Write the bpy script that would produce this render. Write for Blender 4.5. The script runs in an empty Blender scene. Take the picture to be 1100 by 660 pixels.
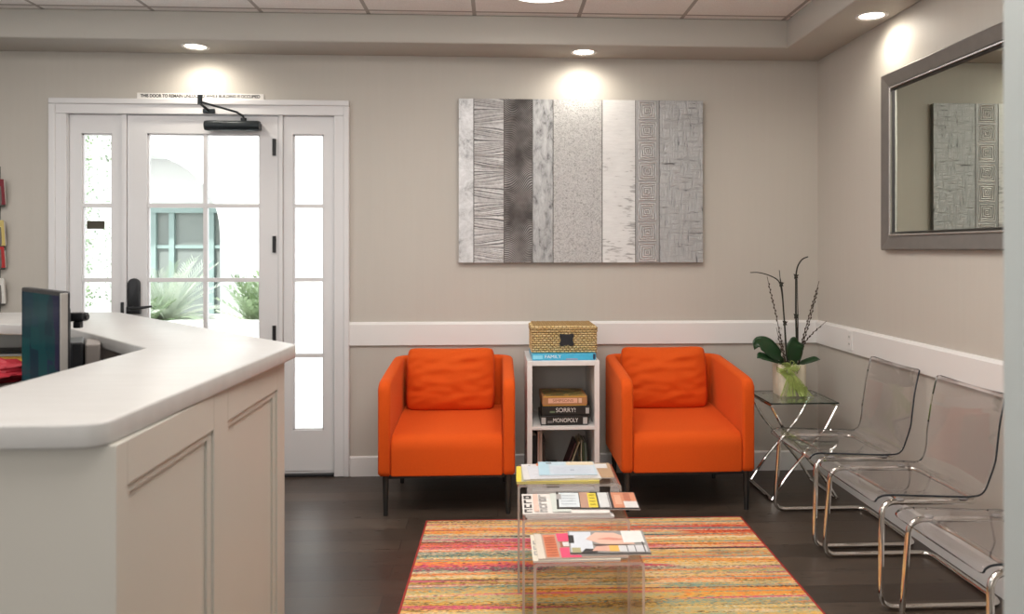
import bpy, bmesh, math, random
from mathutils import Vector, Matrix, Euler, noise
random.seed(7)
PI = math.pi
scene = bpy.context.scene
COL = scene.collection

# ------------------------------------------------------------------ materials
class NT:
    def __init__(s, name):
        s.m = bpy.data.materials.new(name); s.m.use_nodes = True
        s.t = s.m.node_tree; s.t.nodes.clear()
        s.out = s.t.nodes.new('ShaderNodeOutputMaterial')
    def n(s, typ, **kw):
        nd = s.t.nodes.new('ShaderNode' + typ)
        ins = kw.pop('ins', {})
        for k, v in kw.items(): setattr(nd, k, v)
        for k, v in ins.items(): s.put(nd, k, v)
        return nd
    def put(s, nd, k, v):
        sock = nd.inputs[k]
        if isinstance(v, bpy.types.NodeSocket): s.t.links.new(v, sock)
        elif isinstance(v, bpy.types.Node): s.t.links.new(v.outputs[0], sock)
        else:
            if isinstance(v, (tuple, list)) and len(v) == 3 and sock.type == 'RGBA': v = (*v, 1)
            sock.default_value = v
    def math(s, op, a, b=0.0, c=0.0):
        return s.n('Math', operation=op, ins={0: a, 1: b, 2: c}).outputs[0]
    def coords(s, scale=(1, 1, 1), loc=(0, 0, 0), rot=(0, 0, 0)):
        tc = s.n('TexCoord')
        return s.n('Mapping', ins={0: tc.outputs['Object'], 'Scale': scale, 'Location': loc, 'Rotation': rot}).outputs[0]
    def noise(s, vec, scale, detail=4, rough=.55, dist=0):
        return s.n('TexNoise', ins={'Vector': vec, 'Scale': scale, 'Detail': detail, 'Roughness': rough, 'Distortion': dist})
    def mix(s, f, a, b, mode='MIX'):
        nd = s.n('Mix', data_type='RGBA', blend_type=mode)
        s.put(nd, 0, f); s.put(nd, 6, a); s.put(nd, 7, b)
        return nd.outputs[2]
    def ramp(s, f, stops, interp='LINEAR'):
        nd = s.n('ValToRGB', ins={0: f}); cr = nd.color_ramp; cr.interpolation = interp
        while len(cr.elements) < len(stops): cr.elements.new(.5)
        for e, (p, c) in zip(cr.elements, stops):
            e.position = p; e.color = (*c, 1) if len(c) == 3 else c
        return nd.outputs[0]
    def bump(s, h, strength=.3, dist=.01):
        return s.n('Bump', ins={'Height': h, 'Strength': strength, 'Distance': dist}).outputs[0]
    def bsdf(s, color, rough=.5, metal=0, normal=None, **extra):
        ins = {'Base Color': color, 'Roughness': rough, 'Metallic': metal}
        if normal is not None: ins['Normal'] = normal
        ins.update(extra)
        b = s.n('BsdfPrincipled', ins=ins)
        s.t.links.new(b.outputs[0], s.out.inputs[0]); return s.m
    def finish(s, sh):
        s.t.links.new(sh.outputs[0], s.out.inputs[0]); return s.m

def plain(name, c, rough=.5, metal=0, var=.06, scale=8, bump=0, **kw):
    t = NT(name); v = t.coords()
    nz = t.noise(v, scale, 3)
    dark = tuple(x * (1 - var) for x in c); light = tuple(min(1, x * (1 + var)) for x in c)
    col = t.mix(nz.outputs[0], dark, light)
    nrm = t.bump(t.noise(v, scale * 25, 2).outputs[0], bump, .003) if bump else None
    return t.bsdf(col, rough, metal, nrm, **kw)

def clear(name, tint=(.96, .96, .96), refl=(1, 1, 1), ior=1.45, rough=.02, body=None, body_f=0.0):
    t = NT(name)
    tr = t.n('BsdfTransparent', ins={0: tint}); gl = t.n('BsdfGlossy', ins={'Color': refl, 'Roughness': rough})
    geo = t.n('NewGeometry')
    dt = t.n('VectorMath', operation='DOT_PRODUCT', ins={0: geo.outputs['Normal'], 1: geo.outputs['Incoming']})
    f0 = ((ior - 1) / (ior + 1)) ** 2
    fr = t.n('Math', operation='MULTIPLY_ADD', ins={0: t.math('POWER', t.math('SUBTRACT', 1.0, t.math('ABSOLUTE', dt.outputs['Value'])), 5.0), 1: 1 - f0, 2: f0})
    base = tr
    if body is not None:
        df = t.n('BsdfDiffuse', ins={0: body})
        base = t.n('MixShader', ins={0: body_f, 1: tr, 2: df})
    return t.finish(t.n('MixShader', ins={0: fr.outputs[0], 1: base, 2: gl}))

def emissive(name, c, st):
    t = NT(name); e = t.n('Emission', ins={0: c, 1: st}); return t.finish(e)

M = {}
def mat_wall():
    t = NT('painted_wall'); v = t.coords()
    n1 = t.noise(v, 1.2, 3); n2 = t.noise(v, 160, 2)
    st = t.noise(t.coords((14, 14, .6)), 3, 4)
    col = t.mix(n1.outputs[0], (.50, .472, .428), (.54, .51, .465))
    col = t.mix(t.math('MULTIPLY', st.outputs[0], .25), col, (.42, .385, .35))
    return t.bsdf(col, .55, 0, t.bump(n2.outputs[0], .12, .003))
M['wall'] = mat_wall()
M['soffit'] = plain('soffit_paint', (.47, .452, .415), .6, var=.03, scale=2, bump=.08)
M['trim'] = plain('white_trim_paint', (.74, .73, .725), .35, var=.02, scale=3)
M['doorpaint'] = plain('white_door_paint', (.70, .70, .715), .35, var=.02, scale=3)
M['jamb'] = plain('jamb_paint', (.36, .39, .385), .4, var=.02, scale=3)
def mat_ceiling():
    t = NT('ceiling_tiles'); tc = t.n('TexCoord'); xyz = t.n('SeparateXYZ', ins={0: tc.outputs['Object']})
    def line(o, off, p=.597, w=.022):
        f = t.math('FRACT', t.math('DIVIDE', t.math('ADD', o, -off + 100 * p), p))
        return t.math('LESS_THAN', f, w / p)
    l = t.math('MAXIMUM', line(xyz.outputs[0], -2.533), line(xyz.outputs[1], 4.5))
    sp = t.noise(t.coords(), 130, 3, .7)
    c = t.mix(t.ramp(sp.outputs[0], [(.35, (0, 0, 0)), (.65, (1, 1, 1))]), (.80, .775, .76), (.88, .86, .85))
    c = t.mix(l, c, (.40, .375, .36))
    return t.bsdf(c, .85, 0, t.bump(sp.outputs[0], .2, .004))
M['ceiling'] = mat_ceiling()
def mat_floor():
    t = NT('dark_wood_planks'); v = t.coords()
    br = t.n('TexBrick', offset=.37, ins={'Vector': v, 'Color1': (.032, .0225, .017, 1), 'Color2': (.074, .055, .042, 1), 'Mortar': (.012, .009, .008, 1), 'Scale': 1.0, 'Mortar Size': .0022, 'Mortar Smooth': .3, 'Bias': 0.0, 'Brick Width': 1.22, 'Row Height': .152})
    g = t.noise(t.coords((1.6, 26, 1)), 4, 6, .65, .6)
    g2 = t.noise(t.coords((.7, 5, 1)), 3, 3)
    c = t.mix(t.ramp(g.outputs[0], [(.3, (.35, .35, .35)), (.7, (1.5, 1.45, 1.4))]), (0, 0, 0), br.outputs[0])
    c = t.mix(.75, br.outputs[0], t.mix(1, br.outputs[0], t.ramp(g.outputs[0], [(.3, (.30, .30, .30)), (.7, (2.0, 1.95, 1.9))]), 'MULTIPLY'))
    c = t.mix(t.math('MULTIPLY', g2.outputs[0], .35), c, (.034, .026, .021))
    r = t.ramp(g.outputs[0], [(.3, (.26, .26, .26)), (.7, (.44, .44, .44))])
    h = t.math('ADD', t.math('MULTIPLY', g.outputs[0], .3), t.math('MULTIPLY', br.outputs[1], -1.0))
    return t.bsdf(c, r, 0, t.bump(h, .25, .002), **{'Specular IOR Level': .38})
M['floor'] = mat_floor()
def mat_orange():
    t = NT('orange_woven_fabric'); v = t.coords()
    a = t.noise(t.coords((1, 1, 3)), 180, 2, .7); b = t.noise(v, 5, 3)
    c = t.mix(a.outputs[0], (.55, .062, .005), (.76, .108, .009))
    c = t.mix(t.math('MULTIPLY', b.outputs[0], .4), c, (.64, .074, .006))
    return t.bsdf(c, .85, 0, t.bump(a.outputs[0], .35, .002), **{'Sheen Weight': .15, 'Sheen Tint': (1, .4, .15, 1), 'Specular IOR Level': .2})
M['orange'] = mat_orange()
M['darkmetal'] = plain('dark_grey_metal', (.045, .043, .042), .4, .6)
M['rackgrey'] = plain('rack_grey', (.17, .165, .16), .35)
M['black'] = plain('black_plastic', (.012, .013, .016), .4)
M['closer'] = plain('dark_bronze_metal', (.020, .026, .030), .4, .5)
M['chrome'] = plain('polished_chrome', (.74, .72, .69), .07, 1.0, var=.02)
M['white'] = plain('white_laminate', (.74, .72, .71), .4, var=.02)
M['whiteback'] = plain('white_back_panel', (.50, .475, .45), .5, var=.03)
def mat_counter():
    t = NT('pale_counter_laminate')
    n = t.noise(t.coords((3, 14, 1), rot=(0, 0, .5)), 2, 4)
    c = t.mix(n.outputs[0], (.40, .395, .385), (.50, .495, .485))
    return t.bsdf(c, .33, 0, None, **{'Specular IOR Level': .3})
M['counter'] = mat_counter()
M['desk'] = plain('painted_desk_panel', (.49, .472, .428), .45, var=.03, scale=3)
M['deskdark'] = plain('dark_desk_interior', (.075, .060, .052), .5, var=.15)
M['deskgrey'] = plain('grey_brown_panel', (.22, .195, .18), .5, var=.1)
M['glass'] = clear('window_glass', (.97, .985, .98), ior=1.5, rough=.0)
M['acrylic'] = clear('clear_acrylic_sheet', (.945, .935, .935), ior=1.42, rough=.03, body=(.8, .76, .75), body_f=.02)
M['acrylicedge'] = clear('acrylic_cut_edge', (.045, .06, .085), ior=1.5, rough=.1, body=(.05, .06, .075), body_f=.5)
M['tableacrylic'] = clear('clear_acrylic_table', (.955, .945, .94), ior=1.45, rough=.02, body=(.85, .80, .78), body_f=.03)
M['tableedge'] = clear('acrylic_table_edge', (.80, .74, .70), ior=1.5, rough=.15, body=(.80, .74, .70), body_f=.35)
M['tableglass'] = clear('tinted_glass_top', (.80, .86, .83), ior=1.5, rough=.01)
M['glassedge'] = plain('dark_glass_edge', (.02, .03, .028), .15)
M['silver'] = plain('brushed_pewter_frame', (.20, .185, .175), .42, .55, var=.12, scale=20)
M['beads'] = plain('bright_silver_bead', (.62, .60, .58), .25, .9)
t_ = NT('mirror_silvering'); M['mirror'] = t_.finish(t_.n('BsdfGlossy', ins={'Color': (.62, .65, .58), 'Roughness': .004}))
M['ceramic'] = plain('cream_paper_pot', (.72, .66, .52), .6, var=.12, scale=14)
M['raffia'] = plain('lime_raffia', (.36, .45, .13), .7, var=.45, scale=60)
M['leaf'] = plain('dark_orchid_leaf', (.012, .045, .014), .3, var=.3, scale=12)
M['stem'] = plain('dark_green_stem', (.011, .013, .007), .6, var=.3, scale=40)
M['twig'] = plain('brown_budded_twig', (.045, .028, .018), .7, var=.3, scale=40)
M['paper'] = plain('magazine_paper', (.62, .585, .56), .6, var=.05, scale=60)
def mat_wicker():
    t = NT('woven_straw'); v = t.coords()
    br = t.n('TexBrick', offset=.5, ins={'Vector': t.coords((1, 1, 1), rot=(PI / 2, 0, 0)), 'Color1': (.82, .60, .27, 1), 'Color2': (.92, .74, .42, 1), 'Mortar': (.30, .17, .06, 1), 'Scale': 1.0, 'Mortar Size': .0028, 'Mortar Smooth': 1.0, 'Brick Width': .022, 'Row Height': .0125})
    n = t.noise(t.coords((1, 1, 2)), 90, 3, .7, 1.5)
    c = t.mix(t.ramp(n.outputs[0], [(.34, (1, 1, 1)), (.55, (0, 0, 0))]), br.outputs[0], (.36, .21, .07))
    h = t.math('SUBTRACT', n.outputs[0], br.outputs[1])
    return t.bsdf(c, .6, 0, t.bump(h, .8, .006))
M['wicker'] = mat_wicker()

# ------------------------------------------------------------------ mesh helpers
class MB:
    def __init__(s): s.b = bmesh.new(); s.mi = 0
    def mat(s, i): s.mi = i; return s
    def _f(s, fs, mi=None):
        for f in fs: f.material_index = s.mi if mi is None else mi
    def face(s, pts, mi=None):
        f = s.b.faces.new([s.b.verts.new(p) for p in pts]); s._f([f], mi); return s
    def box(s, x0, x1, y0, y1, z0, z1, bev=0, seg=2, mi=None, rot=None):
        r = bmesh.ops.create_cube(s.b, size=1)
        vs = r['verts']
        for v in vs:
            v.co = Vector(((x0 + x1) / 2 + v.co.x * (x1 - x0), (y0 + y1) / 2 + v.co.y * (y1 - y0), (z0 + z1) / 2 + v.co.z * (z1 - z0)))
        fs = list({f for v in vs for f in v.link_faces}); s._f(fs, mi)
        if rot: bmesh.ops.transform(s.b, matrix=rot, verts=vs)
        if bev:
            es = list({e for v in vs for e in v.link_edges})
            bmesh.ops.bevel(s.b, geom=es, offset=bev, segments=seg, profile=.5, affect='EDGES', material=-1)
        return s
    def prism(s, poly, axis, a, b, bev=0, seg=2, mi=None, cap=None):
        """poly: 2-D points; axis 'x','y','z' = extrusion axis from a to b"""
        def P(p, t):
            return {'x': (t, p[0], p[1]), 'y': (p[0], t, p[1]), 'z': (p[0], p[1], t)}[axis]
        va = [s.b.verts.new(P(p, a)) for p in poly]; vb = [s.b.verts.new(P(p, b)) for p in poly]
        n = len(poly); fs = []
        for i in range(n):
            j = (i + 1) % n; fs.append(s.b.faces.new((va[i], va[j], vb[j], vb[i])))
        c1 = s.b.faces.new(va[::-1]); c2 = s.b.faces.new(vb)
        s._f(fs, mi); s._f([c1, c2], mi if cap is None else cap)
        bmesh.ops.recalc_face_normals(s.b, faces=fs + [c1, c2])
        if bev:
            es = list(set(c1.edges) | set(c2.edges))
            bmesh.ops.bevel(s.b, geom=es, offset=bev, segments=seg, profile=.5, affect='EDGES', material=-1)
        return s
    def tube(s, path, r, n=8, closed=False, mi=None, cap=True):
        path = [Vector(p) for p in path]; m = len(path)
        rs = r if isinstance(r, (list, tuple)) else [r] * m
        rings = []; prev = None
        for i, p in enumerate(path):
            if closed: d = path[(i + 1) % m] - path[i - 1]
            else: d = path[min(i + 1, m - 1)] - path[max(i - 1, 0)]
            d.normalize()
            if prev is None:
                u = d.orthogonal().normalized()
            else:
                u = prev - d * prev.dot(d)
                u = u.normalized() if u.length > 1e-6 else d.orthogonal().normalized()
            prev = u; w = d.cross(u)
            rings.append([s.b.verts.new(p + (u * math.cos(2 * PI * k / n) + w * math.sin(2 * PI * k / n)) * rs[i]) for k in range(n)])
        fs = []
        for i in range(m if closed else m - 1):
            A, B = rings[i], rings[(i + 1) % m]
            off = 0
            if closed and i == m - 1:
                off = min(range(n), key=lambda o: (A[0].co - B[o].co).length)
            for k in range(n):
                fs.append(s.b.faces.new((A[k], A[(k + 1) % n], B[(k + 1 + off) % n], B[(k + off) % n])))
        if cap and not closed:
            fs.append(s.b.faces.new(rings[0][::-1])); fs.append(s.b.faces.new(rings[-1]))
        s._f(fs, mi); return s
    def lathe(s, prof, c=(0, 0), n=32, mi=None, sx=1, sy=1):
        rings = []
        for r, z in prof:
            rings.append([s.b.verts.new((c[0] + r * sx * math.cos(2 * PI * k / n), c[1] + r * sy * math.sin(2 * PI * k / n), z)) for k in range(n)])
        fs = []
        for A, B in zip(rings, rings[1:]):
            for k in range(n): fs.append(s.b.faces.new((A[k], A[(k + 1) % n], B[(k + 1) % n], B[k])))
        fs.append(s.b.faces.new(rings[0][::-1])); fs.append(s.b.faces.new(rings[-1]))
        s._f(fs, mi); return s
    def grid(s, fn, nu, nv, mi=None, closeu=False):
        V = [[s.b.verts.new(fn(i / nu, j / nv)) for j in range(nv + 1)] for i in range(nu + (0 if closeu else 1))]
        fs = []; L = len(V)
        for i in range(nu):
            for j in range(nv):
                fs.append(s.b.faces.new((V[i][j], V[(i + 1) % L][j], V[(i + 1) % L][j + 1], V[i][j + 1])))
        s._f(fs, mi); return s
    def build(s, name, mats, parent=None, smooth=False, loc=None, rot=None, normals=True):
        if normals: bmesh.ops.recalc_face_normals(s.b, faces=s.b.faces[:])
        me = bpy.data.meshes.new(name); s.b.to_mesh(me); s.b.free()
        for m in (mats if isinstance(mats, (list, tuple)) else [mats]): me.materials.append(m)
        if smooth:
            for p in me.polygons: p.use_smooth = True
            if smooth != 'all':
                try: me.set_sharp_from_angle(angle=math.radians(40))
                except Exception: pass
        o = bpy.data.objects.new(name, me); COL.objects.link(o)
        if parent: o.parent = parent
        if loc: o.location = loc
        if rot: o.rotation_euler = rot
        return o

def thing(name, label, cat, loc=(0, 0, 0), rz=0, group=None):
    o = bpy.data.objects.new(name, None); COL.objects.link(o)
    o.empty_display_size = .1; o.location = loc; o.rotation_euler = (0, 0, rz)
    o['label'] = label; o['category'] = cat
    if group: o['group'] = group
    return o
def tag(o, label, cat, group=None):
    o['label'] = label; o['category'] = cat
    if group: o['group'] = group
    return o
def struct(o): o['kind'] = 'structure'; return o
def copy_tree(o, parent=None):
    c = o.copy(); COL.objects.link(c)
    if parent: c.parent = parent; c.matrix_parent_inverse = o.matrix_parent_inverse.copy()
    for ch in o.children: copy_tree(ch, c)
    return c
def lettering(name, body, size, mat, parent, loc, rot, width=None, extr=.0004, bold=0):
    cu = bpy.data.curves.new(name, 'FONT'); cu.body = body; cu.size = size; cu.align_x = 'CENTER'; cu.align_y = 'CENTER'; cu.extrude = extr; cu.offset = bold
    ob = bpy.data.objects.new(name, cu); COL.objects.link(ob)
    dg = bpy.context.evaluated_depsgraph_get(); me = bpy.data.meshes.new_from_object(ob.evaluated_get(dg))
    bpy.data.objects.remove(ob)
    if width:
        xs = [v.co.x for v in me.vertices]; k = width / (max(xs) - min(xs))
        for v in me.vertices: v.co.x *= k
    me.materials.clear(); me.materials.append(mat)
    o = bpy.data.objects.new(name, me); COL.objects.link(o)
    o.parent = parent; o.location = loc; o.rotation_euler = rot
    return o
def fillet(pts, r, seg=6, closed=False):
    pts = [Vector(p) for p in pts]; out = []; n = len(pts)
    for i, p in enumerate(pts):
        if not closed and i in (0, n - 1): out.append(p); continue
        a = pts[i - 1]; b = pts[(i + 1) % n]
        d1 = (a - p); d2 = (b - p)
        rr = r[i] if isinstance(r, (list, tuple)) else r
        if rr <= 0: out.append(p); continue
        rr = min(rr, d1.length * .49, d2.length * .49)
        p0 = p + d1.normalized() * rr; p1 = p + d2.normalized() * rr
        for k in range(seg + 1):
            q = k / seg; out.append((1 - q) ** 2 * p0 + 2 * q * (1 - q) * p + q * q * p1)
    return out

# ------------------------------------------------------------------ setting
D = 4.89; XR = 1.99; ZC = 2.705; ZS = 2.54; XL = -4.3; YF = -2.2
struct(MB().box(XL - .15, XR + .15, YF - .15, D + .16, -.12, 0).build('floor', M['floor']))
struct(MB().box(XL - .15, XR + .15, YF - .15, D + .02, ZC, ZC + .1).build('ceiling', M['ceiling']))
hx0, hx1, hz1 = -2.60, -.935, 2.215
w = MB()
w.box(XL - .15, hx0, D, D + .15, 0, ZC); w.box(hx1, XR + .15, D, D + .15, 0, ZC); w.box(hx0, hx1, D, D + .15, hz1, ZC)
struct(w.build('wall_back', M['wall']))
struct(MB().box(XR, XR + .15, YF, D + .15, 0, ZC).build('wall_right', M['wall']))
struct(MB().box(XL - .15, XL, YF, D + .15, 0, ZC).build('wall_left', M['wall']))
struct(MB().box(XL - .15, XR + .15, YF - .15, YF, 0, ZC).build('wall_front', M['wall']))
struct(MB().box(.72, XR, .885, 1.02, 0, ZC).build('wall_near', M['wall']))
struct(MB().box(.671, .73, .868, 1.035, 0, ZC, .006).build('trim_1', M['jamb']))
# dropped soffit round the edge of the ceiling
def soffit_poly(): return [(XL, D), (XL, 4.57), (1.677, 4.57), (1.677, 1.02), (XR, 1.02), (XR, D)]
struct(MB().prism(soffit_poly(), 'z', ZS, ZC, bev=.012, seg=3).build('trim_2', M['soffit'], smooth=True))
# chair rail and baseboards
def rail(name, x0, x1):
    m = MB(); m.prism([(D, .79), (D - .018, .79), (D - .018, .915), (D - .010, .928), (D, .930)], 'x', x0, x1)
    return struct(m.build(name, M['trim']))
rail('trim_3', -.905, XR)
struct(MB().prism([(XR, .79), (XR - .018, .79), (XR - .018, .915), (XR - .010, .928), (XR, .930)], 'y', 1.035, D - .018).build('trim_4', M['trim']))
struct(MB().prism([(D, 0), (D - .016, 0), (D - .016, .112), (D - .010, .12), (D, .12)], 'x', -.905, XR).build('baseboard_back', M['trim']))
struct(MB().prism([(D, 0), (D - .016, 0), (D - .016, .112), (D - .010, .12), (D, .12)], 'x', XL, -2.65).build('baseboard_left', M['trim']))
struct(MB().prism([(XR, 0), (XR - .016, 0), (XR - .016, .112), (XR - .010, .12), (XR, .12)], 'y', 1.035, D - .016).build('baseboard_right', M['trim']))

# ---- glazed entrance: door_1 with two sidelights
def frame_panel(m, x0, x1, gx0, gx1, z0, z1, gz0, gz1, y0, y1, cols=(), rows=(), mw=.024):
    m.box(x0, gx0, y0, y1, z0, z1); m.box(gx1, x1, y0, y1, z0, z1)
    m.box(gx0, gx1, y0, y1, z0, gz0); m.box(gx0, gx1, y0, y1, gz1, z1)
    for r in rows: m.box(gx0, gx1, y0 + .006, y1 - .006, r - mw / 2, r + mw / 2)
    for c in cols: m.box(c - mw / 2, c + mw / 2, y0 + .008, y1 - .008, gz0, gz1)
    # glazing bead
    for a, b in ((gx0, gx0 + .009), (gx1 - .009, gx1)): m.box(a, b, y0 + .012, y1 - .012, gz0, gz1)
    for a, b in ((gz0, gz0 + .009), (gz1 - .009, gz1)): m.box(gx0, gx1, y0 + .012, y1 - .012, a, b)
d1 = bpy.data.objects.new('door_1', None); COL.objects.link(d1); struct(d1)
m = MB()   # casing with a stepped profile
for (x0, x1, z0, z1) in ((-2.645, -2.55, 0, 2.175), (-.985, -.898, 0, 2.175), (-2.645, -.898, 2.1755, 2.262)):
    m.box(x0, x1, D - .016, D + .002, z0, z1, .004)
for (x0, x1, z0, z1) in ((-2.649, -2.61, 0, 2.2315), (-.928, -.894, 0, 2.2315), (-2.649, -.894, 2.232, 2.266)):
    m.box(x0, x1, D - .028, D + .002, z0, z1, .006)
m.build('casing', M['doorpaint'], d1)
m = MB()
m.box(-2.60, -2.548, D + .001, D + .12, 0, 2.215); m.box(-.987, -.935, D + .001, D + .12, 0, 2.215); m.box(-2.6, -.935, D + .001, D + .12, 2.176, 2.215)
m.box(-2.240, -2.212, D + .004, D + .12, 0, 2.18); m.box(-1.319, -1.295, D + .004, D + .12, 0, 2.18)
m.box(-2.6, -.935, D + .02, D + .12, 0, .028)
m.build('jamb', M['doorpaint'], d1)
m = MB().box(-2.55, -.985, D - .012, D + .10, 0, .016, .003); m.build('threshold', M['black'], d1)
rows = (1.632, 1.186, .726)
m = MB(); frame_panel(m, -2.546, -2.242, -2.478, -2.302, .03, 2.174, .275, 2.062, D + .016, D + .06, (), rows); m.build('sidelight_frame', M['doorpaint'], d1)
m = MB(); frame_panel(m, -1.293, -.989, -1.237, -1.053, .03, 2.174, .275, 2.066, D + .016, D + .06, (), rows); m.build('sidelight_frame', M['doorpaint'], d1)
m = MB(); frame_panel(m, -2.208, -1.323, -2.096, -1.432, .03, 2.172, .275, 2.064, D + .012, D + .056, (-1.757,), rows); leaf = m.build('door_leaf', M['doorpaint'], d1)
for gx0, gx1, nm in ((-2.478, -2.302, 'pane'), (-1.237, -1.053, 'pane'), (-2.096, -1.432, 'pane')):
    MB().box(gx0, gx1, D + .036, D + .041, .275, 2.066).build(nm, M['glass'], d1)
for z in (1.985, 1.40, .86):
    m = MB(); m.tube([(-1.345 + .0, D + .004, z - .05), (-1.345, D + .004, z + .05)], .009, 10); m.box(-1.356, -1.336, D + .006, D + .014, z - .05, z + .05); m.build('hinge', M['black'], d1, smooth=True)
m = MB()
pl = [(-2.199, .985), (-2.131, .985), (-2.131, 1.165)] + [(-2.165 + .034 * math.cos(a), 1.165 + .032 * math.sin(a)) for a in [PI * k / 8 for k in range(1, 8)]] + [(-2.199, 1.165)]
m.prism(pl, 'y', D - .012, D + .012, bev=.004); m.box(-2.206, -2.124, D - .018, D + .006, .985, 1.03, .006)
m.tube([(-2.165, D - .01, 1.02), (-2.165, D - .055, 1.02), (-2.150, D - .062, 1.02), (-2.09, D - .062, 1.026), (-2.035, D - .060, 1.034)], [.012, .011, .010, .009, .006], 10)
m.lathe([(.008, 0), (.008, .006)], n=12) if False else None
h = m.build('door_handle', M['black'], d1, smooth=True)
MB().box(-2.243, -2.226, D - .004, D + .006, .985, 1.055, .002).build('strike_plate', M['black'], d1)
# door closer on the leaf
m = MB(); m.tube([(-1.735, D - .045, 2.105), (-1.72, D - .045, 2.105), (-1.43, D - .045, 2.105), (-1.415, D - .045, 2.105)], [.028, .031, .031, .027], 16)
m.box(-1.72, -1.42, D - .03, D + .012, 2.085, 2.125, .004); m.tube([(-1.51, D - .045, 2.075), (-1.51, D - .045, 2.15)], .017, 12)
clo = m.build('door_closer', M['closer'], d1, smooth=True)
m = MB(); m.tube(fillet([(-1.51, D - .045, 2.13), (-1.51, D - .05, 2.160), (-1.545, D - .06, 2.183), (-1.735, D - .125, 2.232)], .006), .0065, 8)
m.tube([(-1.735, D - .125, 2.215), (-1.735, D - .125, 2.27)], .014, 10)
m.tube([(-1.735, D - .125, 2.222), (-1.72, D - .02, 2.195)], .008, 8); m.box(-1.755, -1.685, D - .03, D - .014, 2.18, 2.208, .004)
m.build('closer_arm', M['closer'], d1, smooth=True)
# warning strip over the door
sg = thing('door_sign', 'narrow white notice strip with small black capitals above the glazed entrance door', 'sign', (-1.775, D - .003, 2.285))
MB().box(-.372, .372, -.0025, .003, -.018, .018, .002).build('backing', plain('notice_white', (.80, .78, .75), .4, var=.01), sg)
lettering('lettering', 'THIS DOOR TO REMAIN UNLOCKED WHILE BUILDING IS OCCUPIED', .026, M['black'], sg, (0, -.003, 0), (PI / 2, 0, 0), .70, bold=.0008)
tag(MB().box(-2.455, -2.352, D + .030, D + .0355, 1.492, 1.54, .002).build('window_sticker', plain('brown_sticker', (.035, .028, .010), .4)), 'small dark brown sticker on the narrow sidelight beside the door', 'sticker')

# ------------------------------------------------------------------ exterior
gc = plain('pale_paving', (.80, .79, .77), .8, var=.05, scale=2)
struct(MB().box(-14, 10, D + .15, 30, -.12, -.02).build('ground', gc))
def stucco_arch():
    m = MB(); Y0, Y1 = 9.0, 9.5; cx, r, zs = -3.93, .87, 1.55
    arc = [(cx + r * math.cos(a), zs + r * math.sin(a)) for a in [PI * k / 24 for k in range(25)]]
    cx2, r2 = -2.55 - .95, .0
    poly_l = [(-9, -.1), (-9, 4.6), (6, 4.6), (6, -.1), (cx + r, -.1)] + arc + [(cx - r, -.1)]
    m.prism(poly_l, 'y', Y0, Y1); m.box(-9, 6, 10.1, 10.3, -.1, 4.6, mi=1)
    return m
st = thing('stucco_building', 'white stucco building with an arched recess seen through the entrance door', 'building', (0, 0, 0))
stucco_arch().build('wall', [plain('white_stucco', (.86, .86, .86), .9, var=.03), plain('shaded_stucco', (.85, .86, .85), .9, var=.03)], st)
tealm = plain('teal_frame', (.30, .40, .385), .5)
m = MB(); m.box(-4.9, -3.0, 9.62, 9.75, 1.80, 1.90)
for x in (-4.6, -4.05, -3.84, -3.38, -3.0): m.box(x - .03, x + .03, 9.64, 9.74, .2, 1.80)
m.box(-4.8, -3.0, 9.66, 9.72, 1.38, 1.42); m.build('window_frame', tealm, st)
MB().box(-4.9, -3.0, 9.69, 9.70, .2, 1.8).build('window_pane', plain('grey_glass', (.24, .27, .255), .5), st)
MB().prism([(-4.95, 1.90), (-2.95, 1.90), (-2.95, 2.6), (-4.95, 2.6)], 'y', 9.66, 9.72).build('panel', plain('tympanum', (.85, .85, .84), .9, var=.02), st)
planter = thing('garden_planter', 'low white planter wall outside the entrance door', 'planter', (-2.9, 7.9, -.02))
pm = MB(); pm.box(-1.9, 1.4, -.25, -.12, 0, .72, .01); pm.box(-1.9, 1.4, .45, .58, 0, .72, .01); pm.box(-1.9, -1.77, -.12, .45, 0, .72); pm.box(1.27, 1.4, -.12, .45, 0, .72)
pm.build('planter_wall', plain('planter_white', (.86, .86, .84), .9, var=.03), planter)
MB().box(-1.78, 1.28, -.13, .46, .1, .66).build('soil', plain('pale_gravel', (.45, .43, .38), .9, var=.2, scale=60), planter)
def frond_plant(name, label, loc, n, L, wdt, mats, droop=.6, leaflets=True, seed=1, lift=(.2, 1.3)):
    rnd = random.Random(seed); t = thing(name, label, 'plant', loc); m = MB()
    for i in range(n):
        az = rnd.uniform(0, 2 * PI); el = rnd.uniform(*lift); ln = L * rnd.uniform(.75, 1.1)
        p = Vector((0, 0, 0)); d = Vector((math.cos(az) * math.cos(el), math.sin(az) * math.cos(el), math.sin(el)))
        pts = [p.copy()]
        for k in range(8):
            p = p + d * ln / 8; d = (d + Vector((0, 0, -droop / 8))).normalized(); pts.append(p.copy())
        mi = rnd.randint(0, len(mats) - 1)
        m.tube(pts, [.008 * (1 - k / 10) for k in range(9)], 4, mi=mi)
        for k in range(1, 9):
            dd = (pts[k] - pts[k - 1]).normalized(); sd = dd.cross(Vector((0, 0, 1)))
            sd = sd.normalized() if sd.length > .01 else Vector((1, 0, 0))
            for q in ((0, .33, .66) if leaflets else (0,)):
                base = pts[k - 1].lerp(pts[k], q)
                for sgn in (-1, 1):
                    tip = base + (sd * sgn * .8 + dd * .7).normalized() * wdt * (1 - .35 * k / 8) * rnd.uniform(.8, 1.1) + Vector((0, 0, .015))
                    w_ = dd * (wdt * (.055 if leaflets else .22)); mid = base.lerp(tip, .45)
                    m.face([base, mid + w_, tip, mid - w_], mi)
    m.build('leaves', mats, t, normals=False)
    MB().lathe([(.09, -.05), (.11, .0), (.07, .06)], n=10).build('trunk', M['twig'], t)
    return t
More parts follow.
